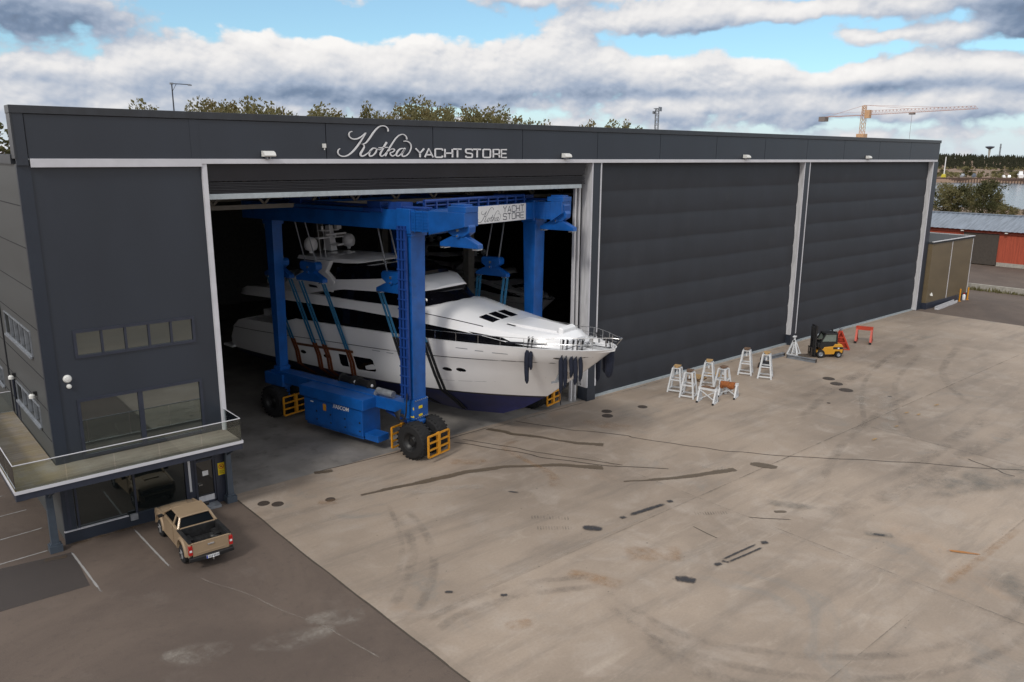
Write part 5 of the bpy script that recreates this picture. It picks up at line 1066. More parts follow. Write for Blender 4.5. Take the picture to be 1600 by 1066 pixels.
for sg in (-1, 1):
    q = MB(); q.mat(0).box(sg*.82-.075, .0, .66, sg*.82+.075, .14, 1.0); q.mat(1).box(sg*.82-.05, -.006, .78, sg*.82+.05, .0, .86); q.build('tail_lamp', [M['red_lamp'], M['plate']], P_, bevel=.01)
    q = MB(); q.box(sg*.62-.16, 4.93, .72, sg*.62+.16, 4.985, .90); q.build('headlight', M['pane'], P_)
    q = MB(); q.bar((sg*.80, 3.42, 1.12), (sg*.95, 3.40, 1.16), .06); q.box(sg*1.0-.10, 3.34, 1.09, sg*1.0+.09, 3.44, 1.26); q.build('mirror', M['carblack'], P_, bevel=.02)
    q = MB(); q.box(sg*.886-.010, 2.24, .96, sg*.886+.010, 2.42, .99); q.mat(1).box(sg*.8615-.002, 2.18, .42, sg*.8615+.002, 2.195, 1.12); q.box(sg*.8615-.002, 3.42, .62, sg*.8615+.002, 3.435, 1.12); q.build('door_handle', [M['gold'], M['carblack']], P_)
bp_ = MB(); bp_.loft([[(-.90, .10, .40), (-.90, -.06, .42), (-.90, -.06, .56), (-.90, .10, .58)], [(-.3, -.02, .40), (-.3, -.12, .42), (-.3, -.12, .57), (-.3, .04, .60)], [(.3, -.02, .40), (.3, -.12, .42), (.3, -.12, .57), (.3, .04, .60)], [(.90, .10, .40), (.90, -.06, .42), (.90, -.06, .56), (.90, .10, .58)]])
bu = bp_.build('rear_bumper', M['carblack'], P_, bevel=.02)
q = MB(); q.mat(0).box(-.26, -.135, .44, .26, -.122, .555); q.mat(1).box(-.26, -.139, .44, -.21, -.134, .555); q.mat(2)
for k in range(7): q.box(-.17+.06*k+.02*(k > 2), -.138, .465, -.135+.06*k+.02*(k > 2), -.1345, .535)
q.build('number_plate', [M['plate'], M['plate_blue'], M['grey_steel']], bu)
q = MB(); q.lathe((0, -.2, .38), (0, 0, 1), [(.03, 0), (.03, .06), (.045, .09), (.0001, .13)], 10); q.bar((0, -.2, .40), (0, .1, .38), .05); q.build('tow_ball', M['steel'], P_)
q = MB(); q.box(-.7, 4.97, .74, .7, 4.985, .86); q.box(-.6, 4.96, .46, .6, 4.985, .62); q.build('grille', M['carblack'], P_)
for sg in (-1, 1):
    for c in (RW, FWH):
        q = MB(); x0 = sg*.66; q.lathe((x0, c, WR), (sg, 0, 0), [(.20, .0), (.34, .0), (WR, .04), (WR, .20), (.34, .24), (.24, .25), (.22, .2)], 28); w = q.build('wheel', M['rubber'], P_, smooth=True)
        q = MB(); q.lathe((x0, c, WR), (sg, 0, 0), [(.24, .245), (.225, .19), (.0001, .17)], 24)
        for k in range(5):
            t = 2*math.pi*k/5; q.bar((x0+sg*.215, c+.04*math.cos(t), WR+.04*math.sin(t)), (x0+sg*.225, c+.225*math.cos(t), WR+.225*math.sin(t)), .07, .03)
        q.lathe((x0, c, WR), (sg, 0, 0), [(.06, .18), (.06, .245), (.0001, .25)], 12); q.build('rim', M['rim'], w)
q = MB(); q.box(-.6, .3, .32, .6, 4.6, .5); q.build('underbody', M['carblack'], P_)

def lift(o):
    if o.type == 'MESH' and not o.name.startswith(('wheel', 'rim')):
        for q in o.data.vertices: q.co.z = q.co.z*1.14 if q.co.z < 1.13 else 1.288+(q.co.z-1.13)*.74
    for ch in o.children: lift(ch)
for ch in P_.children: lift(ch)

# ================================================================== BOAT STANDS, TRESTLES, YARD CLUTTER
def tall_stand(name, loc, rz, lb, H_=1.85, top='wood_dk'):
    t = T(name, loc, rz, lb, 'boat stand', 'tall white boat stands'); a, c = .50, .25
    mb = MB()
    L = [(-1, -1), (1, -1), (1, 1), (-1, 1)]; P = lambda i, z: (L[i][0]*(a+(c-a)*z/H_), L[i][1]*(a+(c-a)*z/H_), z)
    for i in range(4):
        mb.bar(P(i, .0), P(i, H_-.05), .11, .11); mb.bar(P(i, .16), P((i+1) % 4, .16), .07, .09); mb.bar(P(i, .92), P((i+1) % 4, .92), .07, .09)
    mb.box(-c-.05, -c-.05, H_-.06, c+.05, c+.05, H_); mb.box(-.06, -.06, H_-.5, .06, .06, H_-.06); mb.build('frame', M['white_paint'], t)
    w = MB(); w.box(-.27, -.13, H_, .27, .13, H_+.10); w.box(-.24, -.25, H_+.10, .26, .22, H_+.15); w.build('wood_pad', M[top], t, bevel=.01)
    return t
for x, y, rz, lb, hh_, tp in ((45.35, -2.65, .4, 'tall white stand furthest left, half behind the one in front', 1.8, 'wood'), (44.9, -4.1, .35, 'tall white stand in front at left, dark wood pad, beside the low trestle', 1.85, 'wood_dk'), (48.15, -3.4, .5, 'tall white stand between the two pallets near the black door', 1.9, 'wood'),
                      (47.9, -4.85, .15, 'tall white stand behind the trestle with the orange carpet', 1.75, 'wood_dk'), (53.35, -3.2, .45, 'tall white stand left of the black bundle, dark pad on top', 1.95, 'wood_dk'), (53.6, -4.8, .45, 'tall white stand right of the black bundle, standing alone in front', 1.9, 'wood')):
    tall_stand('boat_stand', (x, y, .005), rz, lb, hh_, tp)
def trestle(name, loc, rz, lb, m, pad=None, w=1.15, H_=1.05, brace=True, grp='low white trestles', cat='trestle'):
    t = T(name, loc, rz, lb, cat, grp); mb = MB()
    for x in (-w/2, w/2):
        k_ = 1 if brace else 1.7; mb.bar((x, -.5*k_, .05), (x, .5*k_, .05), .11*k_, .10*k_); mb.bar((x, -.42*k_, .1), (x, -.06, H_-.1), .10*k_, .10*k_); mb.bar((x, .42*k_, .1), (x, .06, H_-.1), .10*k_, .10*k_); mb.bar((x, 0, .1), (x, 0, H_-.1), .09*k_)
    mb.bar((-w/2-.1, 0, H_-.08), (w/2+.1, 0, H_-.08), .22*k_, .18*k_)
    if brace: mb.bar((-w/2, .05, .15), (w/2, .05, H_-.2), .06); mb.bar((-w/2, -.05, H_-.2), (w/2, -.05, .15), .06)
    mb.build('frame', m, t)
    for x in (-w/2, w/2):
        for y in (-.5*k_, .5*k_): f = MB(); f.box(x-.065*k_, y-.05, .0, x+.065*k_, y+.05, .11*k_); f.build('end_cap', M['black'], t)
    if pad == 'wood': p = MB(); p.box(-.45, -.13, H_+.01, .5, .13, H_+.08); p.box(-.3, -.10, H_+.08, .1, .12, H_+.12); p.build('wood_pad', M['wood_dk'], t)
    if pad == 'carpet':
        p = MB(); n_ = 8; vs = []
        for i in range(n_+1):
            x = -w/2+.0+(w-.1)*i/n_
            for y, z in ((-.26-.03*math.sin(i*2), H_-.38-.08*math.sin(i*1.3)), (-.22, H_-.1), (-.14, H_+.03), (.14, H_+.03), (.2, H_-.1), (.24, H_-.3)): vs.append((x, y, z))
        p.add(vs, [(6*i+k, 6*i+6+k, 6*i+7+k, 6*i+k+1) for i in range(n_) for k in range(5)]); o = p.build('carpet_pad', M['carpet'], t, smooth=True); md = o.modifiers.new('thickness', 'SOLIDIFY'); md.thickness = .03
    return t
trestle('boat_trestle', (44.85, -5.75, .005), -1.3, 'low white trestle with crossed braces and wood pads, nearest the camera', M['white_paint'], 'wood')
trestle('boat_trestle', (47.1, -5.9, .005), -1.25, 'low white trestle draped with rust orange carpet', M['white_paint'], 'carpet')
trestle('boat_trestle', (71.4, -3.9, .005), -1.2, 'red steel portal trestle standing furthest right by the last door', M['red_steel'], None, 1.25, 1.4, False, None)
# red A-frame behind the forklift
t = T('red_stand', (67.3, -3.7, .005), .6, 'red triangular steel stand just behind the forklift', 'boat stand'); mb = MB()
for x in (-.45, .45):
    mb.bar((x*1.3, -.95, 0.05), (x*.4, -.05, 2.0), .14); mb.bar((x*1.3, .95, .05), (x*.4, .05, 2.0), .14); mb.bar((x*1.3, -.95, .06), (x*1.3, .95, .06), .12); mb.bar((x*.95, -.6, .75), (x*.95, .6, .75), .09); mb.bar((x*.7, -.35, 1.3), (x*.7, .35, 1.3), .09)
mb.add([(.57, -.9, .1), (.57, .9, .1), (.2, .1, 1.9), (.2, -.1, 1.9)], [(0, 1, 2, 3)]); mb.bar((-.6, .9, .1), (.6, .9, .1), .1); mb.bar((-.6, -.9, .1), (.6, -.9, .1), .1); mb.build('frame', M['red_steel'], t)
mb = MB(); mb.cyl((0, 0, 1.9), (0, 0, 2.15), .10); mb.box(-.2, -.15, 2.15, .2, .15, 2.25); mb.build('screw_head', M['grey_steel'], t); t.scale = (.82, .82, .82)
# white tripod jack
t = T('jack_stand', (62.1, -2.25, .005), .2, 'white pyramid screw jack beside the forklift forks', 'jack stand'); mb = MB()
for k in range(4):
    a = math.pi/4+k*math.pi/2; c = (.72*math.cos(a), .72*math.sin(a)); n_ = (.72*math.cos(a+math.pi/2), .72*math.sin(a+math.pi/2))
    mb.bar((*c, .06), (c[0]*.2, c[1]*.2, 1.35), .12); mb.bar((*c, .06), (*n_, .06), .10, .12); mb.bar(((c[0]+n_[0])/2, (c[1]+n_[1])/2, .06), (0, 0, 1.2), .08)
mb.box(-.17, -.17, 1.2, .17, .17, 1.45); mb.cyl((0, 0, 0.1), (0, 0, 1.8), .10); mb.box(-.22, -.14, 1.8, .22, .14, 1.92); mb.build('frame', M['white_paint'], t)
mb = MB(); mb.cyl((-.22, 0, 1.42), (.22, 0, 1.42), .09); mb.build('pin', M['black'], t); t.scale = (.85, .85, .85)
# pallets
def pallet(loc, rz, lb, m):
    t = T('wooden_pallet', loc, rz, lb, 'pallet', 'pallets by the black door'); mb = MB()
    for k in range(7): mb.box(-.6, -.5+.158*k, .115, .6, -.5+.158*k+.12, .14)
    mb.build('top_boards', m, t); mb = MB()
    for y in (-.5, -.05, .4):
        for x in (-.6, -.07, .46): mb.box(x, y, .025, x+.14, y+.1, .115)
        mb.box(-.6, y, .0, .6, y+.1, .025)
    mb.build('blocks', M['wood_dk'], t); return t
pallet((49.1, -1.75, .005), .15, 'wooden pallet lying left of the stand near the black door', M['wood']); t2 = pallet((49.0, -1.7, .145), .2, 'wooden pallet stacked on top of the left pallet', M['wood']); pallet((51.0, -2.1, .005), .5, 'pale wooden pallet lying right of the stand near the black door', M['wood'])
# black tarpaulin bundle on a board
t = T('tarpaulin_bundle', (56.6, -2.9, .005), .5, 'crumpled black tarpaulin bundle on a board between two tall stands', 'tarpaulin'); mb = MB()
vs = []; fs = []; NU, NV = 14, 10
for i in range(NU+1):
    for j in range(NV+1):
        u, v = i/NU*2-1, j/NV*2-1; e = max(0, 1-abs(u)**3)*max(0, 1-abs(v)**3); vs.append((u*.75, v*.5, .07+.32*e**.5*(1+.5*noise.noise(Vector((u*3, v*3, 2))))))
for i in range(NU):
    for j in range(NV): q = i*(NV+1)+j; fs.append((q, q+NV+1, q+NV+2, q+1))
mb.add(vs, fs); mb.build('tarpaulin', M['rope'], t, smooth=True); mb = MB(); mb.box(-.8, -.55, 0, .8, .55, .06); mb.build('board', M['wood_dk'], t)
def ibeam(p, q, lb):
    p = Vector(p); q = Vector(q); d = q-p; t = T('steel_beam', p, math.atan2(d.y, d.x), lb, 'steel beam', 'grey steel beams lying on the concrete'); L_ = d.length; mb = MB()
    mb.box(0, -.14, 0, L_, .14, .03); mb.box(0, -.14, .25, L_, .14, .28); mb.box(0, -.015, .03, L_, .015, .25); mb.build('profile', M['grey_steel'], t)
    e = MB(); e.box(-.02, -.15, 0, 0, .15, .29); e.box(L_, -.15, 0, L_+.02, .15, .29); e.build('end_plate', M['iron'], t)
ibeam((57.9, -1.8, .005), (61.0, -1.95, .005), 'grey steel beam lying behind the black bundle towards the door'); ibeam((60.6, -2.55, .005), (60.9, -5.0, .005), 'grey steel beam lying in front of the white screw jack')

# ---- forklift (local x = forward)
F_ = T('forklift', (63.55, -4.35, .005), R(141), 'yellow forklift with black cab and raised black mast beside the red stand', 'forklift')
mb = MB(); sd_ = [(-1.25, .42), (-1.30, .95), (-1.15, 1.18), (-.55, 1.22), (-.42, 1.02), (.35, .95), (.55, .62), (.95, .62), (.98, .30), (-.55, .30), (-.62, .55), (-.98, .58), (-1.1, .40)]
mb.prism([(x, -.56, z) for x, z in sd_], (0, 1.12, 0)); fb = mb.build('body', M['lift_yellow'], F_, bevel=.05)
mb = MB(); mb.box(-1.34, -.54, .35, -1.0, .54, .80); mb.box(-1.27, -.575, .74, -.4, .575, .96); mb.box(.2, -.5, .9, .9, .5, 1.25); mb.build('counterweight_trim', M['carblack'], F_, bevel=.04)
mb = MB(); mb.add([(-.95, -.578, .78), (-.8, -.578, .78), (-.8, -.578, .9), (-.95, -.578, .9)], [(0, 1, 2, 3)]); mb.add([(-.95, .578, .78), (-.8, .578, .78), (-.8, .578, .9), (-.95, .578, .9)], [(0, 1, 2, 3)]); mb.build('badge', M['letter'], F_)
mb = MB()
for sg in (-1, 1):
    P = [(.75, .9), (.62, 1.45), (.28, 2.08), (-.68, 2.08), (-.72, 1.2)]
    for a, c in zip(P, P[1:]): mb.bar((a[0], sg*.52, a[1]), (c[0], sg*.50, c[1]), .09, .09)
    mb.add([(.72, sg*.53, .9), (.60, sg*.53, 1.40), (-.70, sg*.53, 1.40), (-.70, sg*.53, .55), (.1, sg*.53, .55)], [(0, 1, 2, 3, 4)])
mb.box(-.75, -.54, 2.05, .34, .54, 2.14); mb.box(-.72, -.5, 1.2, -.64, .5, 2.06); cabf = mb.build('cab', M['carblack'], F_, bevel=.015)
mb = MB()
for sg in (-1, 1): mb.add([(.56, sg*.515, 1.42), (.28, sg*.515, 2.02), (-.62, sg*.515, 2.02), (-.62, sg*.515, 1.42)], [(0, 1, 2, 3)])
M['cabglass'] = mat('pale cab glass', (.16, .19, .17), .08, var=.1); mb.build('cab_window', M['cabglass'], cabf)
mb = MB(); mb.cyl((-.6, -.35, 2.14), (-.6, -.35, 2.35), .07); mb.box(-.7, .2, 2.14, -.5, .4, 2.24); mb.build('beacon', M['carblack'], cabf)
mb = MB()
for sg in (-1, 1): mb.box(1.0, sg*.38-.06, .08, 1.14, sg*.38+.06, 2.75); mb.box(1.14, sg*.28-.05, .1, 1.24, sg*.28+.05, 2.6)
for z in (.5, 1.4, 2.65): mb.box(1.02, -.38, z, 1.12, .38, z+.1)
mb.cyl((1.05, 0, .2), (1.05, 0, 2.4), .06); mb.box(1.24, -.55, .25, 1.30, .55, .35); mb.box(1.24, -.55, .75, 1.30, .55, .85); mb.build('mast', M['carblack'], F_)
for sg in (-1, 1): mb = MB(); mb.box(1.30, sg*.3-.06, .1, 1.36, sg*.3+.06, .85); mb.box(1.30, sg*.3-.06, .08, 2.4, sg*.3+.06, .13); mb.build('fork', M['iron'], F_)
for (x, r, w) in ((.62, .36, .28), (-.95, .28, .22)):
    for sg in (-1, 1):
        mb = MB(); mb.mat(0).lathe((x, sg*.34, r), (0, sg, 0), [(r*.55, 0), (r*.9, 0), (r, .05), (r, w-.05), (r*.9, w), (r*.55, w)], 24); mb.mat(1).lathe((x, sg*.34, r), (0, sg, 0), [(r*.56, w-.01), (r*.4, w-.06), (.0001, w-.04)], 16); mb.build('wheel', [M['rubber'], M['grey_steel']], F_, smooth=True)

# ================================================================== RIGHT OF THE HALL
t = T('equipment_enclosure', (92.7, -.6, 0), 0, 'tan panelled enclosure with dark base beside the far end of the hangar', 'enclosure')
def E3(mb, name, m, **k): o = mb.build(name, m, t, **k); o.matrix_parent_inverse = Matrix.Translation((-92.7, .6, 0)); return o
mb = MB(); mb.mat(0).box(92.75, -.58, .72, 98.2, 8, 7.35); mb.box(98.26, -.58, .72, 104.3, 8, 7.35); mb.build; E3(mb, 'wall_panel', M['tan'])
mb = MB(); mb.box(92.7, -.70, 0, 104.45, 8.1, .72); E3(mb, 'base', M['navytrim'])
for (a, c) in ((98.19, 98.27), (104.28, 104.36)): mb = MB(); mb.box(a, -.62, .72, c, -.5, 7.35); E3(mb, 'joint_cover', M['trim'])
mb = MB(); mb.mat(0).box(92.7, -.66, 7.35, 104.4, 8.1, 7.55); mb.mat(1).box(92.7, -.72, 7.55, 104.45, -.5, 7.62); mb.box(104.3, -.5, 7.55, 104.45, 8.1, 7.62); E3(mb, 'roof', [M['roofdark'], M['alu']])
mb = MB(); mb.lathe((93.6, -.75, 1.5), (0, 0, 1), [(.16, 0), (.12, .15), (.03, .35)], 12); mb.box(93.57, -.7, 1.6, 93.63, -.58, 1.7); E3(mb, 'wall_lamp', M['wall_light'])
for i, (x, y, lb) in enumerate(((101.3, -1.0, 'yellow bollard in front of the tan enclosure, left one'), (103.3, -1.15, 'yellow bollard at the right corner of the tan enclosure'))):
    mb = MB(); mb.lathe((0, 0, 0), (0, 0, 1), [(.09, 0), (.09, 1.45), (.06, 1.5), (.0001, 1.52)], 14); mb.box(-.16, -.16, 0, .16, .16, .03); o = mb.build('bollard', M['guard']); o.location = (x, y, .004); tag(o, lb, 'bollard', 'yellow bollards by the tan enclosure')
t = T('gas_cylinder', (102.7, -.95, .004), 0, 'small white gas bottle between the two yellow bollards', 'gas bottle'); mb = MB(); mb.lathe((0, 0, 0), (0, 0, 1), [(.17, 0), (.19, .05), (.19, .55), (.10, .70), (.05, .72), (.05, .8)], 14); mb.build('bottle', M['gel2'], t, smooth=True); mb = MB(); mb.lathe((0, 0, .74), (0, 0, 1), [(.1, 0), (.1, .12)], 10); mb.build('valve_guard', M['red_lamp'], t)
t = T('guard_rail', (93.6, -1.5, .004), math.atan2(.5, 6.6), 'grey steel channel lying along the base of the tan enclosure', 'steel channel'); mb = MB(); mb.box(0, -.22, 0, 6.6, -.17, .34); mb.box(0, .17, 0, 6.6, .22, .34); mb.box(0, -.17, 0, 6.6, .17, .05)
for k in range(22): mb.box(.1+.3*k, -.235, .08, .25+.3*k, -.22, .26)
mb.build('channel', M['alu'], t)
# low concrete wall and its weeds
t = T('low_wall', (112.2, 6, 0), 0, 'low concrete wall with weeds across the asphalt yard', 'wall'); mb = MB()
for k in range(14): mb.box(0, -44+k*4.0, 0, .35, -40.03+k*4.0, .75)
mb.build('wall_block', M['plinth'], t)
mb = MB(); rng = random.Random(3)
for k in range(1500):
    y = rng.uniform(-38, 18); x = 112.1-abs(rng.gauss(0, .35)); h_ = rng.uniform(.15, .75)*(.5+.8*abs(noise.noise(Vector((y*.5, 0, 0))))); a = rng.uniform(0, 3.14); dx, dy = .10*math.cos(a), .10*math.sin(a); l = rng.uniform(-.15, .15)
    mb.add([(x-dx, y-dy, 0), (x+dx, y+dy, 0), (x+l, y+l, h_)], [(0, 1, 2)])
tag(mb.build('weeds', M['leaf']), 'dry weeds growing along the foot of the low concrete wall', 'weeds', kind='stuff')
# red warehouse
t = T('warehouse', (139.8, 8, 0), 0, 'long red timber warehouse with grey corrugated roof and brown sliding doors', 'building')
def W3(mb, name, m, par=None, **k):
    o = mb.build(name, m, par or t, **k)
    if par is None: o.matrix_parent_inverse = Matrix.Translation((-139.8, -8, 0))
    return o
mb = MB(); mb.wall('x', 139.8, 140.0, -40, 60, .6, 5.6, [(8.1, .6, 13.3, 5.0), (13.7, .6, 24, 4.6), (-14, .6, -8, 5.0)])
for k in range(330): mb.box(139.765, -40+.303*k, .6 if not (8.1 < -40+.303*k < 13.3 or 13.5 < -40+.303*k < 24 or -14.1 < -40+.303*k < -8) else 5.05, 139.80, -40+.303*k+.05, 5.6)
W3(mb, 'wall', M['redwood'])
mb = MB(); mb.box(139.7, -40, 0, 140.05, 8.0, .6); mb.box(139.7, 24, 0, 140.05, 60, .6); W3(mb, 'plinth', M['plinth'])
for (a, c, z) in ((8.1, 13.3, 5.0), (13.7, 24, 4.6), (-14, -8, 5.0)):
    mb = MB(); mb.box(139.72, a, .1, 139.79, c, z); mb.box(139.70, a, .1, 139.72, a+.12, z); mb.box(139.70, c-.12, .1, 139.72, c, z)
    for k in range(int((c-a)/.4)): mb.box(139.71, a+.4*k, .1, 139.72, a+.4*k+.03, z)
    W3(mb, 'sliding_door', M['browndoor'])
mb = MB(); mb.box(139.5, -40, 5.05, 139.8, 60, 5.12); W3(mb, 'door_track', M['maroon'])
mb = MB(); ny = 520; vs = []
for k in range(ny+1):
    y = -41+102*k/ny; dz = .03*math.sin(k*math.pi/2+.4)
    for (x, z) in ((139.1, 5.50), (146.2, 7.55), (153.3, 5.5)): vs.append((x, y, z+dz))
mb.add(vs, [(3*k+j, 3*k+3+j, 3*k+4+j, 3*k+1+j) for k in range(ny) for j in range(2)]); W3(mb, 'roof', M['roofmetal'])
mb = MB(); mb.box(145.9, -41, 7.5, 146.5, 61, 7.68); W3(mb, 'ridge_cap', M['roofmetal'])
mb = MB(); mb.box(140, -40, 0, 152.5, -39.8, 5.4); mb.box(140, 59.8, 0, 152.5, 60, 5.4); mb.box(152.3, -39.8, 0, 152.5, 59.8, 5.4); W3(mb, 'rear_wall', M['redwood'])
for y in (13.4, 7.0): mb = MB(); mb.bar((139.8, y, 5.3), (139.3, y, 5.35), .05); mb.box(139.1, y-.2, 5.2, 139.4, y+.2, 5.34); W3(mb, 'yard_lamp', M['wall_light'])

# ================================================================== TREES
def tree_meshes(h, r, seed, leaf, n=520, trunk='bark', style='birch', ls=.55):
    rng = random.Random(seed); tk = MB(); lean = rng.uniform(-.04, .04)*h
    pts = [(lean*t*t, .02*h*math.sin(3*t+seed), h*.92*t) for t in (0, .2, .45, .7, 1)]; tk.tube(pts, [h*.017, h*.014, h*.011, h*.007, h*.002], 6)
    clumps = []; nl = 13
    for k in range(nl):
        t = .28+.68*(k+rng.random()*.6)/nl; a = k*2.4+rng.random(); z = h*.92*t
        env = (math.sin(math.pi*min(1, (t-.12)/.95))**.7) if style != 'pine' else max(.08, 1-t)*1.15
        L = r*env*rng.uniform(.45, 1.0); bx = lean*t*t; e = (bx+L*math.cos(a), L*math.sin(a), z+L*(.55 if style != 'pine' else -.15))
        tk.tube([(bx, 0, z), ((bx+e[0])/2, e[1]/2, (z+e[2])/2+.1*L), e], [h*.006, h*.004, h*.0015], 4)
        clumps.append((e, rng.uniform(.30, .55)*r*(.7 if style == 'birch' else .9))); clumps.append((((bx*.4+e[0]*.6), e[1]*.6, z*.4+e[2]*.6), rng.uniform(.25, .45)*r))
    clumps.append(((lean, 0, h*.95), r*.3)); clumps.append(((lean*.8, 0, h*.82), r*.42))
    lf = MB()
    for k in range(n):
        c, cr = clumps[rng.randrange(len(clumps))]; d = Vector((rng.gauss(0, 1), rng.gauss(0, 1), rng.gauss(0, .8))); d = d.normalized()*cr*rng.random()**.45
        p = Vector(c)+d; u = Vector((rng.gauss(0, 1), rng.gauss(0, 1), rng.gauss(0, 1))).normalized(); v = u.orthogonal().normalized(); w = u.cross(v); s = ls*rng.uniform(.6, 1.35)
        lf.add([p-v*s-w*s*.3, p+w*s*.55, p+v*s-w*s*.2, p-w*s*.65], [(0, 1, 2, 3)])
    return tk, lf, M[leaf], M[trunk]
PROTO = {}
def proto(key, *a, **k):
    tk, lf, lm, tm = tree_meshes(*a, **k); t = bpy.data.objects.new('tree', None); COL.objects.link(t); lf.build('crown', lm, t); tk.build('trunk', tm, t); PROTO[key] = [t, False, a[0]]
for i in range(5): proto('b%d' % i, 26, 4.6, 10+i, 'leaf' if i % 4 else 'leaf_au', n=1700, style='birch', trunk='barkw', ls=.34)
for i in range(3): proto('d%d' % i, 26, 6.5, 40+i, ('leaf_dk' if i > 1 else 'leaf'), n=2000, style='broad', ls=.38)
for i in range(3): proto('s%d' % i, 10, 3.4, 70+i, ('leaf_dk', 'leaf', 'leaf')[i], n=1600, style='broad', ls=.26)
proto('p0', 20, 4.0, 90, 'leaf_pine', n=900, style='pine', ls=.5)
def plant(key, x, y, htop, label, cat, group, wide=1.0, z=None, rz=None, name='tree'):
    t, used, h0 = PROTO[key]; c = copy_tree(t) if used else t; PROTO[key][1] = True
    z = land(x, y) if z is None else z; s = (htop-z)/(h0*.98); c.location = (x, y, z-.05); c.scale = (s*wide, s*wide, s); c.rotation_euler = (0, 0, random.uniform(0, 6.28) if rz is None else rz); c.name = name
    tag(c, label, cat, group); return c
def polar(az_, D): return CAM.x+D*math.sin(R(az_)), CAM.y+D*math.cos(R(az_))
SKY_T = [(16.26,3.10),(19.34,3.2),(19.97,3.3),(20.67,3.38),(21.42,3.37),(22.01,3.28),(22.85,3.45),(23.45,3.3),(24.25,3.1),(24.94,3.0),(26.97,2.85),(27.43,3.0),(28.02,3.1),(28.53,2.95),(30.64,3.45),(32.8,3.3),(33.58,3.3),(34.33,3.75),(35.07,3.4),(35.77,3.3),(36.44,3.35),(37.19,3.3),(38.03,3.3),(39.22,3.05),(39.98,3.15),(40.91,2.74),(41.8,2.44),(43.01,2.23),(45.58,2.15),(46.2,2.32),(47.74,2.24),(48.61,2.37),(49.33,1.94)]
SKY_T = sorted(SKY_T+[(a+.36, e-.35-.3*((i*7) % 3)/2) for i, (a, e) in enumerate(SKY_T) if 19 < a < 42]+[(21.8, 2.9), (23.1, 2.8), (24.6, 2.7), (34.8, 3.0), (36.1, 2.9), (37.6, 2.9), (38.6, 2.8), (31.6, 2.6), (29.6, 2.4), (26.0, 2.5)])
for i, (a, e) in enumerate(SKY_T):
    D = 172+18*math.sin(i*2.3); x, y = polar(a, D); key = 'b%d' % (i % 5) if i % 3 else 'd%d' % (i % 2)
    side_ = 'left of the script sign' if a < 29 else ('above the script sign' if a < 38.5 else 'right of the script sign')
    k0 = sum(1 for (a2, _) in SKY_T[:i] if ((a2 < 29) if a < 29 else (29 <= a2 < 38.5) if a < 38.5 else a2 >= 38.5))
    kind_ = 'thin birch' if key[0] == 'b' else 'bushy tree'
    plant(key, x, y, CAM.z+D*math.tan(R(e)), '%s top over the roofline %s, %s from the left there' % (kind_, side_, ORD[k0]), 'tree', 'trees behind the hangar roof', .80 if key[0] == 'b' else .85)
x, y = polar(8.3, 112); plant('d2', x, y, CAM.z+112*math.tan(R(1.75)), 'dark tree behind the low roof at the far left edge', 'tree', None, 1.2)
SCR = [(68.2, -1.95, 's0'), (68.9, -1.55, 's1'), (69.35, -1.75, 's2'), (69.75, -1.65, 's0'), (70.2, -1.6, 's1'), (70.6, -1.95, 's2'), (71.05, -1.45, 's0'), (71.35, -1.32, 's0'), (71.75, -2.1, 's1'), (72.2, -2.75, 's2'), (72.7, -2.9, 's1'), (73.3, -2.95, 's0'), (67.6, -2.2, 's1'), (69.1, -2.4, 's0'), (70.4, -2.4, 's0'), (71.6, -2.6, 's0')]
for i, (a, e, key) in enumerate(SCR):
    D = 265+22*math.sin(i*1.9); x, y = polar(a, D); k0 = sorted(q[0] for q in SCR).index(a)
    plant(key, x, y, CAM.z+D*math.tan(R(e)), '%s shore tree behind the red warehouse, %s from the left' % ({'s0': 'dark green', 's1': 'olive', 's2': 'yellowing'}[key], ORD[k0]), 'tree', 'shore trees behind the red warehouse', 1.0 if i < 9 else 1.5, z=-.5)
# trees on the far bank
FB = [(68.6, -.72, 's0'), (69.0, -.95, 's1'), (69.95, -.62, 's0'), (70.3, -.85, 's1'), (71.0, -1.0, 's0'), (71.4, -.75, 's1'), (71.75, -.7, 's0'), (72.2, -.6, 's0'), (72.55, -.75, 's1'), (73.0, -.8, 's0'), (69.5, -1.1, 's0'), (67.9, -.7, 's0')]
for i, (a, e, key) in enumerate(FB):
    D = 860+60*math.sin(i*2.1); x, y = polar(a, D); k0 = sorted(q[0] for q in FB).index(a)
    plant(key, x, y, CAM.z+D*math.tan(R(e)), 'distant round tree on the far bank across the water, %s from the left' % ORD[k0], 'tree', 'trees on the far bank', 1.9)
for key, v in PROTO.items():
    if not v[1]:
        for ch in list(v[0].children): bpy.data.objects.remove(ch)
        bpy.data.objects.remove(v[0])
# far forest reads as one mass
mb = MB(); rng = random.Random(11)
for k in range(2600):
    a = rng.uniform(60, 82); D = rng.uniform(1400, 2150); x, y = polar(a, D); z = land(x, y); h_ = rng.uniform(8, 15)*(1 if D > 1550 else .7); r_ = h_*rng.uniform(.16, .26); pine = rng.random() < .75
    for q in range(6):
        t = q/6; rr_ = r_*((1-t*.95) if pine else math.sin(math.pi*(.25+.7*t)))*rng.uniform(.75, 1.2)+.3; a0 = rng.random()*6
        P = [(x+rr_*math.cos(a0+j*2.094)*rng.uniform(.7, 1.3), y+rr_*math.sin(a0+j*2.094)*rng.uniform(.7, 1.3), z+h_*(t*.9+.05)) for j in range(3)]
        mb.add(P+[(x+rng.uniform(-.5, .5), y, z+h_*min(1, t*.9+.38))], [(0, 1, 3), (1, 2, 3), (2, 0, 3)])
tag(mb.build('distant_forest', M['leaf_pine']), 'dark conifer forest on the ridge across the water', 'forest', kind='stuff')
mb = MB()
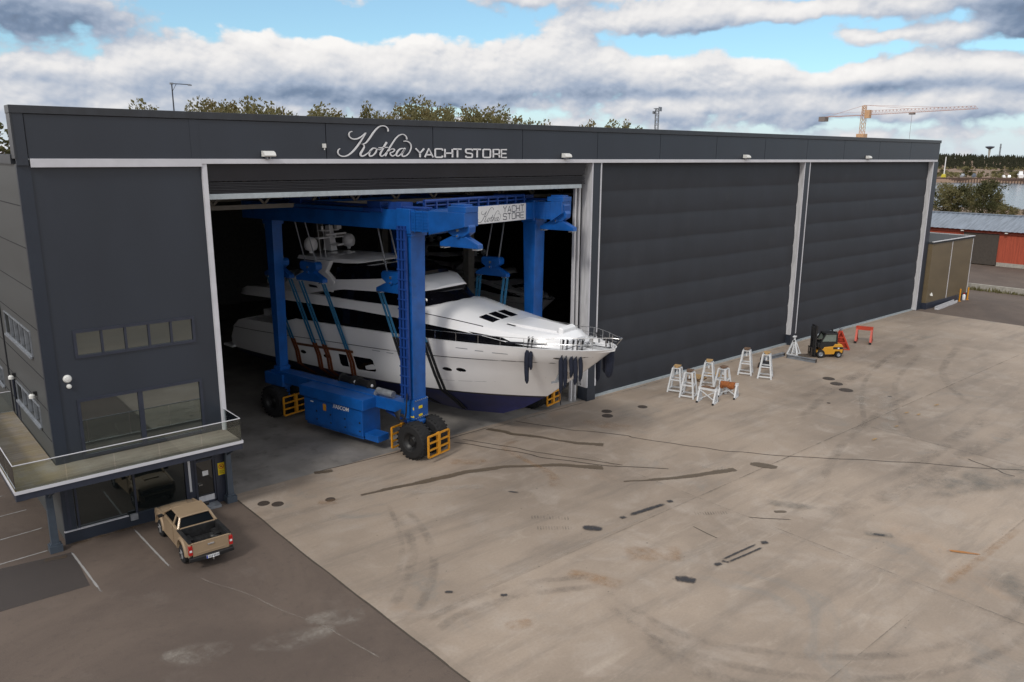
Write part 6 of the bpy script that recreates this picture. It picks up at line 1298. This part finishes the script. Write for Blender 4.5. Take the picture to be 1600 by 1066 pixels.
for k in range(520):
    a = rng.uniform(64, 80); D = rng.uniform(1280, 1420) if k % 2 else rng.uniform(775, 850); x, y = polar(a, D); z = land(x, y); h_ = rng.uniform(2, 6); r_ = h_*.6
    for q in range(5): P = [(x+rng.uniform(-r_, r_), y+rng.uniform(-r_, r_), z+rng.uniform(0, h_)) for j in range(3)]; mb.add(P, [(0, 1, 2)])
tag(mb.build('distant_scrub', M['leaf']), 'olive scrub and bushes on the far bank fields', 'bushes', kind='stuff')

# ================================================================== DISTANT STRUCTURES
def lattice(mb, p, q, w, n, r=.08):
    p = Vector(p); q = Vector(q); d = (q-p).normalized(); u = Vector((0, 0, 1)) if abs(d.z) < .9 else Vector((1, 0, 0)); a = d.cross(u).normalized()*w/2; c = a.cross(d).normalized()*w/2
    C4 = [a+c, a-c, -a-c, -a+c]
    for o in C4: mb.bar(p+o, q+o, r*1.6)
    for k in range(n):
        s0, s1 = p+(q-p)*k/n, p+(q-p)*(k+1)/n
        for i in range(4): mb.bar(s0+C4[i], s1+C4[(i+1) % 4], r); mb.bar(s1+C4[i], s1+C4[(i+1) % 4], r)
D = 322; cx_, cy_ = polar(63.75, D); zj = CAM.z+D*math.tan(R(2.62)); zt = CAM.z+D*math.tan(R(3.2))
K_ = T('tower_crane', (cx_, cy_, land(cx_, cy_)), 0, 'orange tower crane with long jib rising beyond the hangar roof', 'crane')
tx, ty = polar(70.03, D*.93); qx, qy = polar(61.35, D*1.02); gz = land(cx_, cy_); q3 = lambda x, y, z: (x-cx_, y-cy_, z-gz)
mb = MB(); lattice(mb, (0, 0, 0), (0, 0, zj-gz), 1.4, 22, .08); mb.box(-1.4, -1.4, zj-gz-9.5, 1.4, 1.4, zj-gz-6.5); mb.build('mast', M['crane'], K_)
mb = MB(); tip = Vector(q3(tx, ty, zj+.4)); h0 = Vector((0, 0, zj-gz)); n_ = 30; tp0 = h0+Vector((0, 0, 1.7)); sd2 = (tip-h0).cross(Vector((0, 0, 1))).normalized()*.6
for k in range(n_):
    a, c = h0.lerp(tip, k/n_), h0.lerp(tip, (k+1)/n_); hh_ = 1.5*(1-.4*k/n_); m_ = a.lerp(c, .5)+Vector((0, 0, hh_))
    for o in (sd2, -sd2): mb.bar(a+o, c+o, .10); mb.bar(a+o, m_, .06); mb.bar(c+o, m_, .06)
    if k < n_-1: mb.bar(m_, h0.lerp(tip, (k+1.5)/n_)+Vector((0, 0, 1.5*(1-.4*(k+1)/n_))), .09)
mb.build('jib', M['crane_red'], K_)
mb = MB(); cj = Vector(q3(qx, qy, zj-.2)); 
for o in (sd2, -sd2): mb.bar(h0+o, cj+o, .2)
for k in range(10): mb.bar(h0.lerp(cj, k/10)+sd2, h0.lerp(cj, (k+1)/10)-sd2, .1); mb.bar(h0.lerp(cj, k/10)+sd2+Vector((0, 0, 1.1)), h0.lerp(cj, (k+1)/10)+sd2+Vector((0, 0, 1.1)), .06)
mb.build('counter_jib', M['crane_red'], K_)
mb = MB(); e = cj; mb.box(e.x-1.2, e.y-1.2, e.z-1.6, e.x+1.6, e.y+1.2, e.z+.1); mb.build('counterweight', M['concrete_blk'], K_)
mb = MB(); lattice(mb, h0, h0+Vector((0, 0, zt-zj)), 1.1, 4, .1); mb.build('tower_head', M['crane'], K_)
mb = MB(); ap = h0+Vector((0, 0, zt-zj+.2))
for P in (cj.lerp(h0, .1), h0.lerp(tip, .45)+Vector((0, 0, 1.2)), h0.lerp(tip, .75)+Vector((0, 0, 1.0))): mb.bar(ap, P, .09)
mb.build('tie_rods', M['crane_red'], K_)
mb = MB(); dv = (tip-h0).normalized(); cc = h0+dv*1.8+Vector((0, 0, .5)); mb.box(cc.x-.8, cc.y-.8, cc.z-1.6, cc.x+.8, cc.y+.8, cc.z+1.2); mb.build('operator_cab', M['crane'], K_)
mb = MB(); tr_ = h0.lerp(tip, .46); mb.box(tr_.x-.8, tr_.y-.8, tr_.z-.7, tr_.x+.8, tr_.y+.8, tr_.z-.1); mb.tube([tr_, tr_-Vector((0, 0, 9))], .05, 5); mb.build('trolley', M['concrete_blk'], K_)
# flood-light mast behind the roof, and a lattice light tower
D = 106; x, y = polar(18.38, D); zt = CAM.z+D*math.tan(R(4.35)); t = T('lamp_mast', (x, y, 0), 0, 'slim dark lamp mast with long arm rising behind the left roof', 'lamp post'); ax_, ay_ = polar(19.5, D)
mb = MB(); mb.tube([(0, 0, 0), (0, 0, zt)], [.18, .07], 8); mb.build('pole', M['cap'], t); mb = MB(); mb.tube([(-.15, 0, zt), (ax_-x, ay_-y, zt-.05)], .05, 6); mb.tube([(0, 0, zt-.9), (.5, -.1, zt)], .03, 6); mb.build('arm', M['cap'], t)
mb = MB(); mb.box(ax_-x-.3, ay_-y-.12, zt-.18, ax_-x+.1, ay_-y+.12, zt-.05); mb.box(-.2, -.15, zt-.1, .15, .15, zt+.1); mb.build('lamp_head', M['grey_steel'], t); mb = MB(); mb.tube([(0, 0, zt-4.3), (.7, -.2, zt-4.35)], .05, 6); mb.box(.3, -.35, zt-4.5, .8, -.05, zt-4.3); mb.build('side_bracket', M['cap'], t)
D = 190; x, y = polar(50.62, D); zt = CAM.z+D*math.tan(R(3.15)); t = T('light_tower', (x, y, 0), .4, 'thin lattice light tower above the middle of the roofline', 'light tower'); mb = MB(); lattice(mb, (0, 0, 0), (0, 0, zt), .7, 26, .07); mb.build('mast', M['grey_steel'], t)
mb = MB(); mb.box(-.9, -.6, zt, .9, .6, zt+.12)
for k in (-.8, -.3, .3, .8): mb.box(k-.2, -.8, zt-.5, k+.2, -.55, zt+.4); mb.box(k-.2, .55, zt-1.1, k+.2, .8, zt-.5)
mb.build('lamp_cluster', M['grey_steel'], t)
# brick building among the trees behind the roof
D = 215; (x0, y0), (x1, y1) = polar(26.3, D), polar(36.2, D); zt = CAM.z+D*math.tan(R(2.18)); t = T('brick_building', (x0, y0, 0), math.atan2(y1-y0, x1-x0), 'red brick building half hidden by trees behind the hangar roof', 'building'); L_ = math.hypot(x1-x0, y1-y0)
mb = MB(); mb.box(0, 0, 0, L_, 14, zt-1); mb.build('wall', M['redwood'], t); mb = MB(); mb.prism([(-.4, -.5, zt-1), (-.4, 14.5, zt-1), (-.4, 7, zt+.6)], (L_+.8, 0, 0)); mb.build('roof', M['maroon'], t)
for k in range(8): mb = MB(); mb.box(2+k*(L_-4)/7.5, -.08, zt-3.6, 3.4+k*(L_-4)/7.5, -.02, zt-2); mb.build('window', M['sideglass'], t)
# low annex roof at far left
t = T('annex', (-10, 58, 0), 0, 'low dark roofed annex behind the hangar at the left edge', 'building'); mb = MB(); mb.box(0, 0, 0, 14, 12, 15.6); mb.build('wall', M['olive'], t); mb = MB(); mb.box(-.3, -.3, 15.6, 14.3, 12.3, 16.2); mb.build('roof', M['cap'], t)
# water tower and radio mast on the ridge
x, y = polar(70.98, 1900); z = land(x, y); zt = CAM.z+1900*math.tan(R(.70)); t = T('water_tower', (x, y, z), 0, 'mushroom shaped water tower on the wooded ridge', 'water tower'); M['tower'] = mat('water tower', (.11, .13, .17), .7)
mb = MB(); mb.lathe((0, 0, zt-z-6.2), (0, 0, 1), [(2.2, 0), (4.5, 1.2), (8.2, 3.8), (8.6, 4.8), (7.2, 5.6), (.001, 6.4)], 28); mb.build('tank', M['tower'], t, smooth=True); mb = MB(); mb.lathe((0, 0, -2), (0, 0, 1), [(2.0, 0), (1.5, 8), (2.2, zt-z-4)], 16); mb.build('stem', M['plinth'], t)
x, y = polar(71.53, 1900); z = land(x, y); zt = CAM.z+1900*math.tan(R(.83)); t = T('radio_mast', (x, y, z), 0, 'thin radio mast right of the water tower', 'mast'); mb = MB(); lattice(mb, (0, 0, 0), (0, 0, zt-z), 1.6, 12, .35); mb.build('mast', M['grey_steel'], t); mb = MB(); mb.box(-1.4, -1.4, zt-z-8, 1.4, 1.4, zt-z-6); mb.build('antenna_ring', M['grey_steel'], t)
# quay with boats across the water
qs = [polar(a, 752+12*math.sin(a*.9)-12*math.sin(71*.9)*0) for a in (66.5, 68, 69.5, 71, 72.5, 74, 75.5)]
t = T('quay_wall', (*qs[3], -2.6), 0, 'brown quay wall along the far side of the water', 'quay'); mb = MB()
for a, c in zip(qs, qs[1:]): mb.bar((a[0]-qs[3][0], a[1]-qs[3][1], 1.6), (c[0]-qs[3][0], c[1]-qs[3][1], 1.6), 3, 4.0)
M['quay'] = mat('quay timber', (.10, .065, .05), .9); mb.build('wall', M['quay'], t); mb = MB()
for k in range(60): a = Vector(qs[0]).lerp(Vector(qs[-1]), k/60)-Vector(qs[3]); mb.box(a.x-5.2, a.y-.3, -1, a.x-4.6, a.y+.3, 3)
mb.build('fender_piles', M['quay'], t)
def small_boat(a, D, L_, lb, rz, h=1.0, colr='gel', yel=False):
    x, y = polar(a, D); t = T('moored_boat', (x, y, 1.2), rz, lb, 'boat', 'boats along the far quay'); mb = MB()
    mb.loft([[(-L_/2, -L_*.14, 1.6*h), (-L_/2, -L_*.10, 0), (-L_/2, L_*.10, 0), (-L_/2, L_*.14, 1.6*h)], [(L_*.15, -L_*.15, 1.8*h), (L_*.15, -L_*.08, 0), (L_*.15, L_*.08, 0), (L_*.15, L_*.15, 1.8*h)], [(L_/2, -.05, 2.3*h), (L_*.40, -.05, .3), (L_*.40, .05, .3), (L_/2, .05, 2.3*h)]]); mb.build('hull', M[colr], t)
    mb = MB(); mb.hexa([(-L_*.25, -L_*.1, 1.6*h), (L_*.2, -L_*.1, 1.7*h), (L_*.2, L_*.1, 1.7*h), (-L_*.25, L_*.1, 1.6*h)], [(-L_*.2, -L_*.08, 3.4*h), (L_*.08, -L_*.08, 3.4*h), (L_*.08, L_*.08, 3.4*h), (-L_*.2, L_*.08, 3.4*h)]); mb.build('cabin', M[colr], t)
small_boat(72.75, 775, 15, 'white boat with tall cabin on the far quay at the right edge', .4, 1.5); small_boat(72.2, 770, 9, 'small white boat on the far quay left of the tall cabin boat', .3, .6); small_boat(71.9, 770, 8, 'small white boat third from the right on the far quay', .5, .6)
small_boat(70.35, 768, 12, 'blue grey boat on the far quay between the trees', .3, .9, 'tower'); small_boat(69.75, 768, 11, 'grey green boat on the far quay left of the blue one', .2, .8, 'grey_steel')
x, y = polar(68.7, 790); t = T('tarpaulin_row', (x, y, .5), .35, 'bright yellow covered boats on the far bank beside the hangar edge', 'boat covers'); mb = MB(); mb.prism([(-11, -2, 0), (-11, 2, 0), (-11, 1.2, 2.4), (-11, -1.2, 2.4)], (22, 0, 0)); M['yel'] = mat('yellow cover', (.62, .55, .05), .7); mb.build('cover', M['yel'], t); mb = MB(); mb.tube([(3, 0, 2.4), (4, 0, 17)], [.45, .35], 6); mb.build('white_mast', M['gel2'], t)
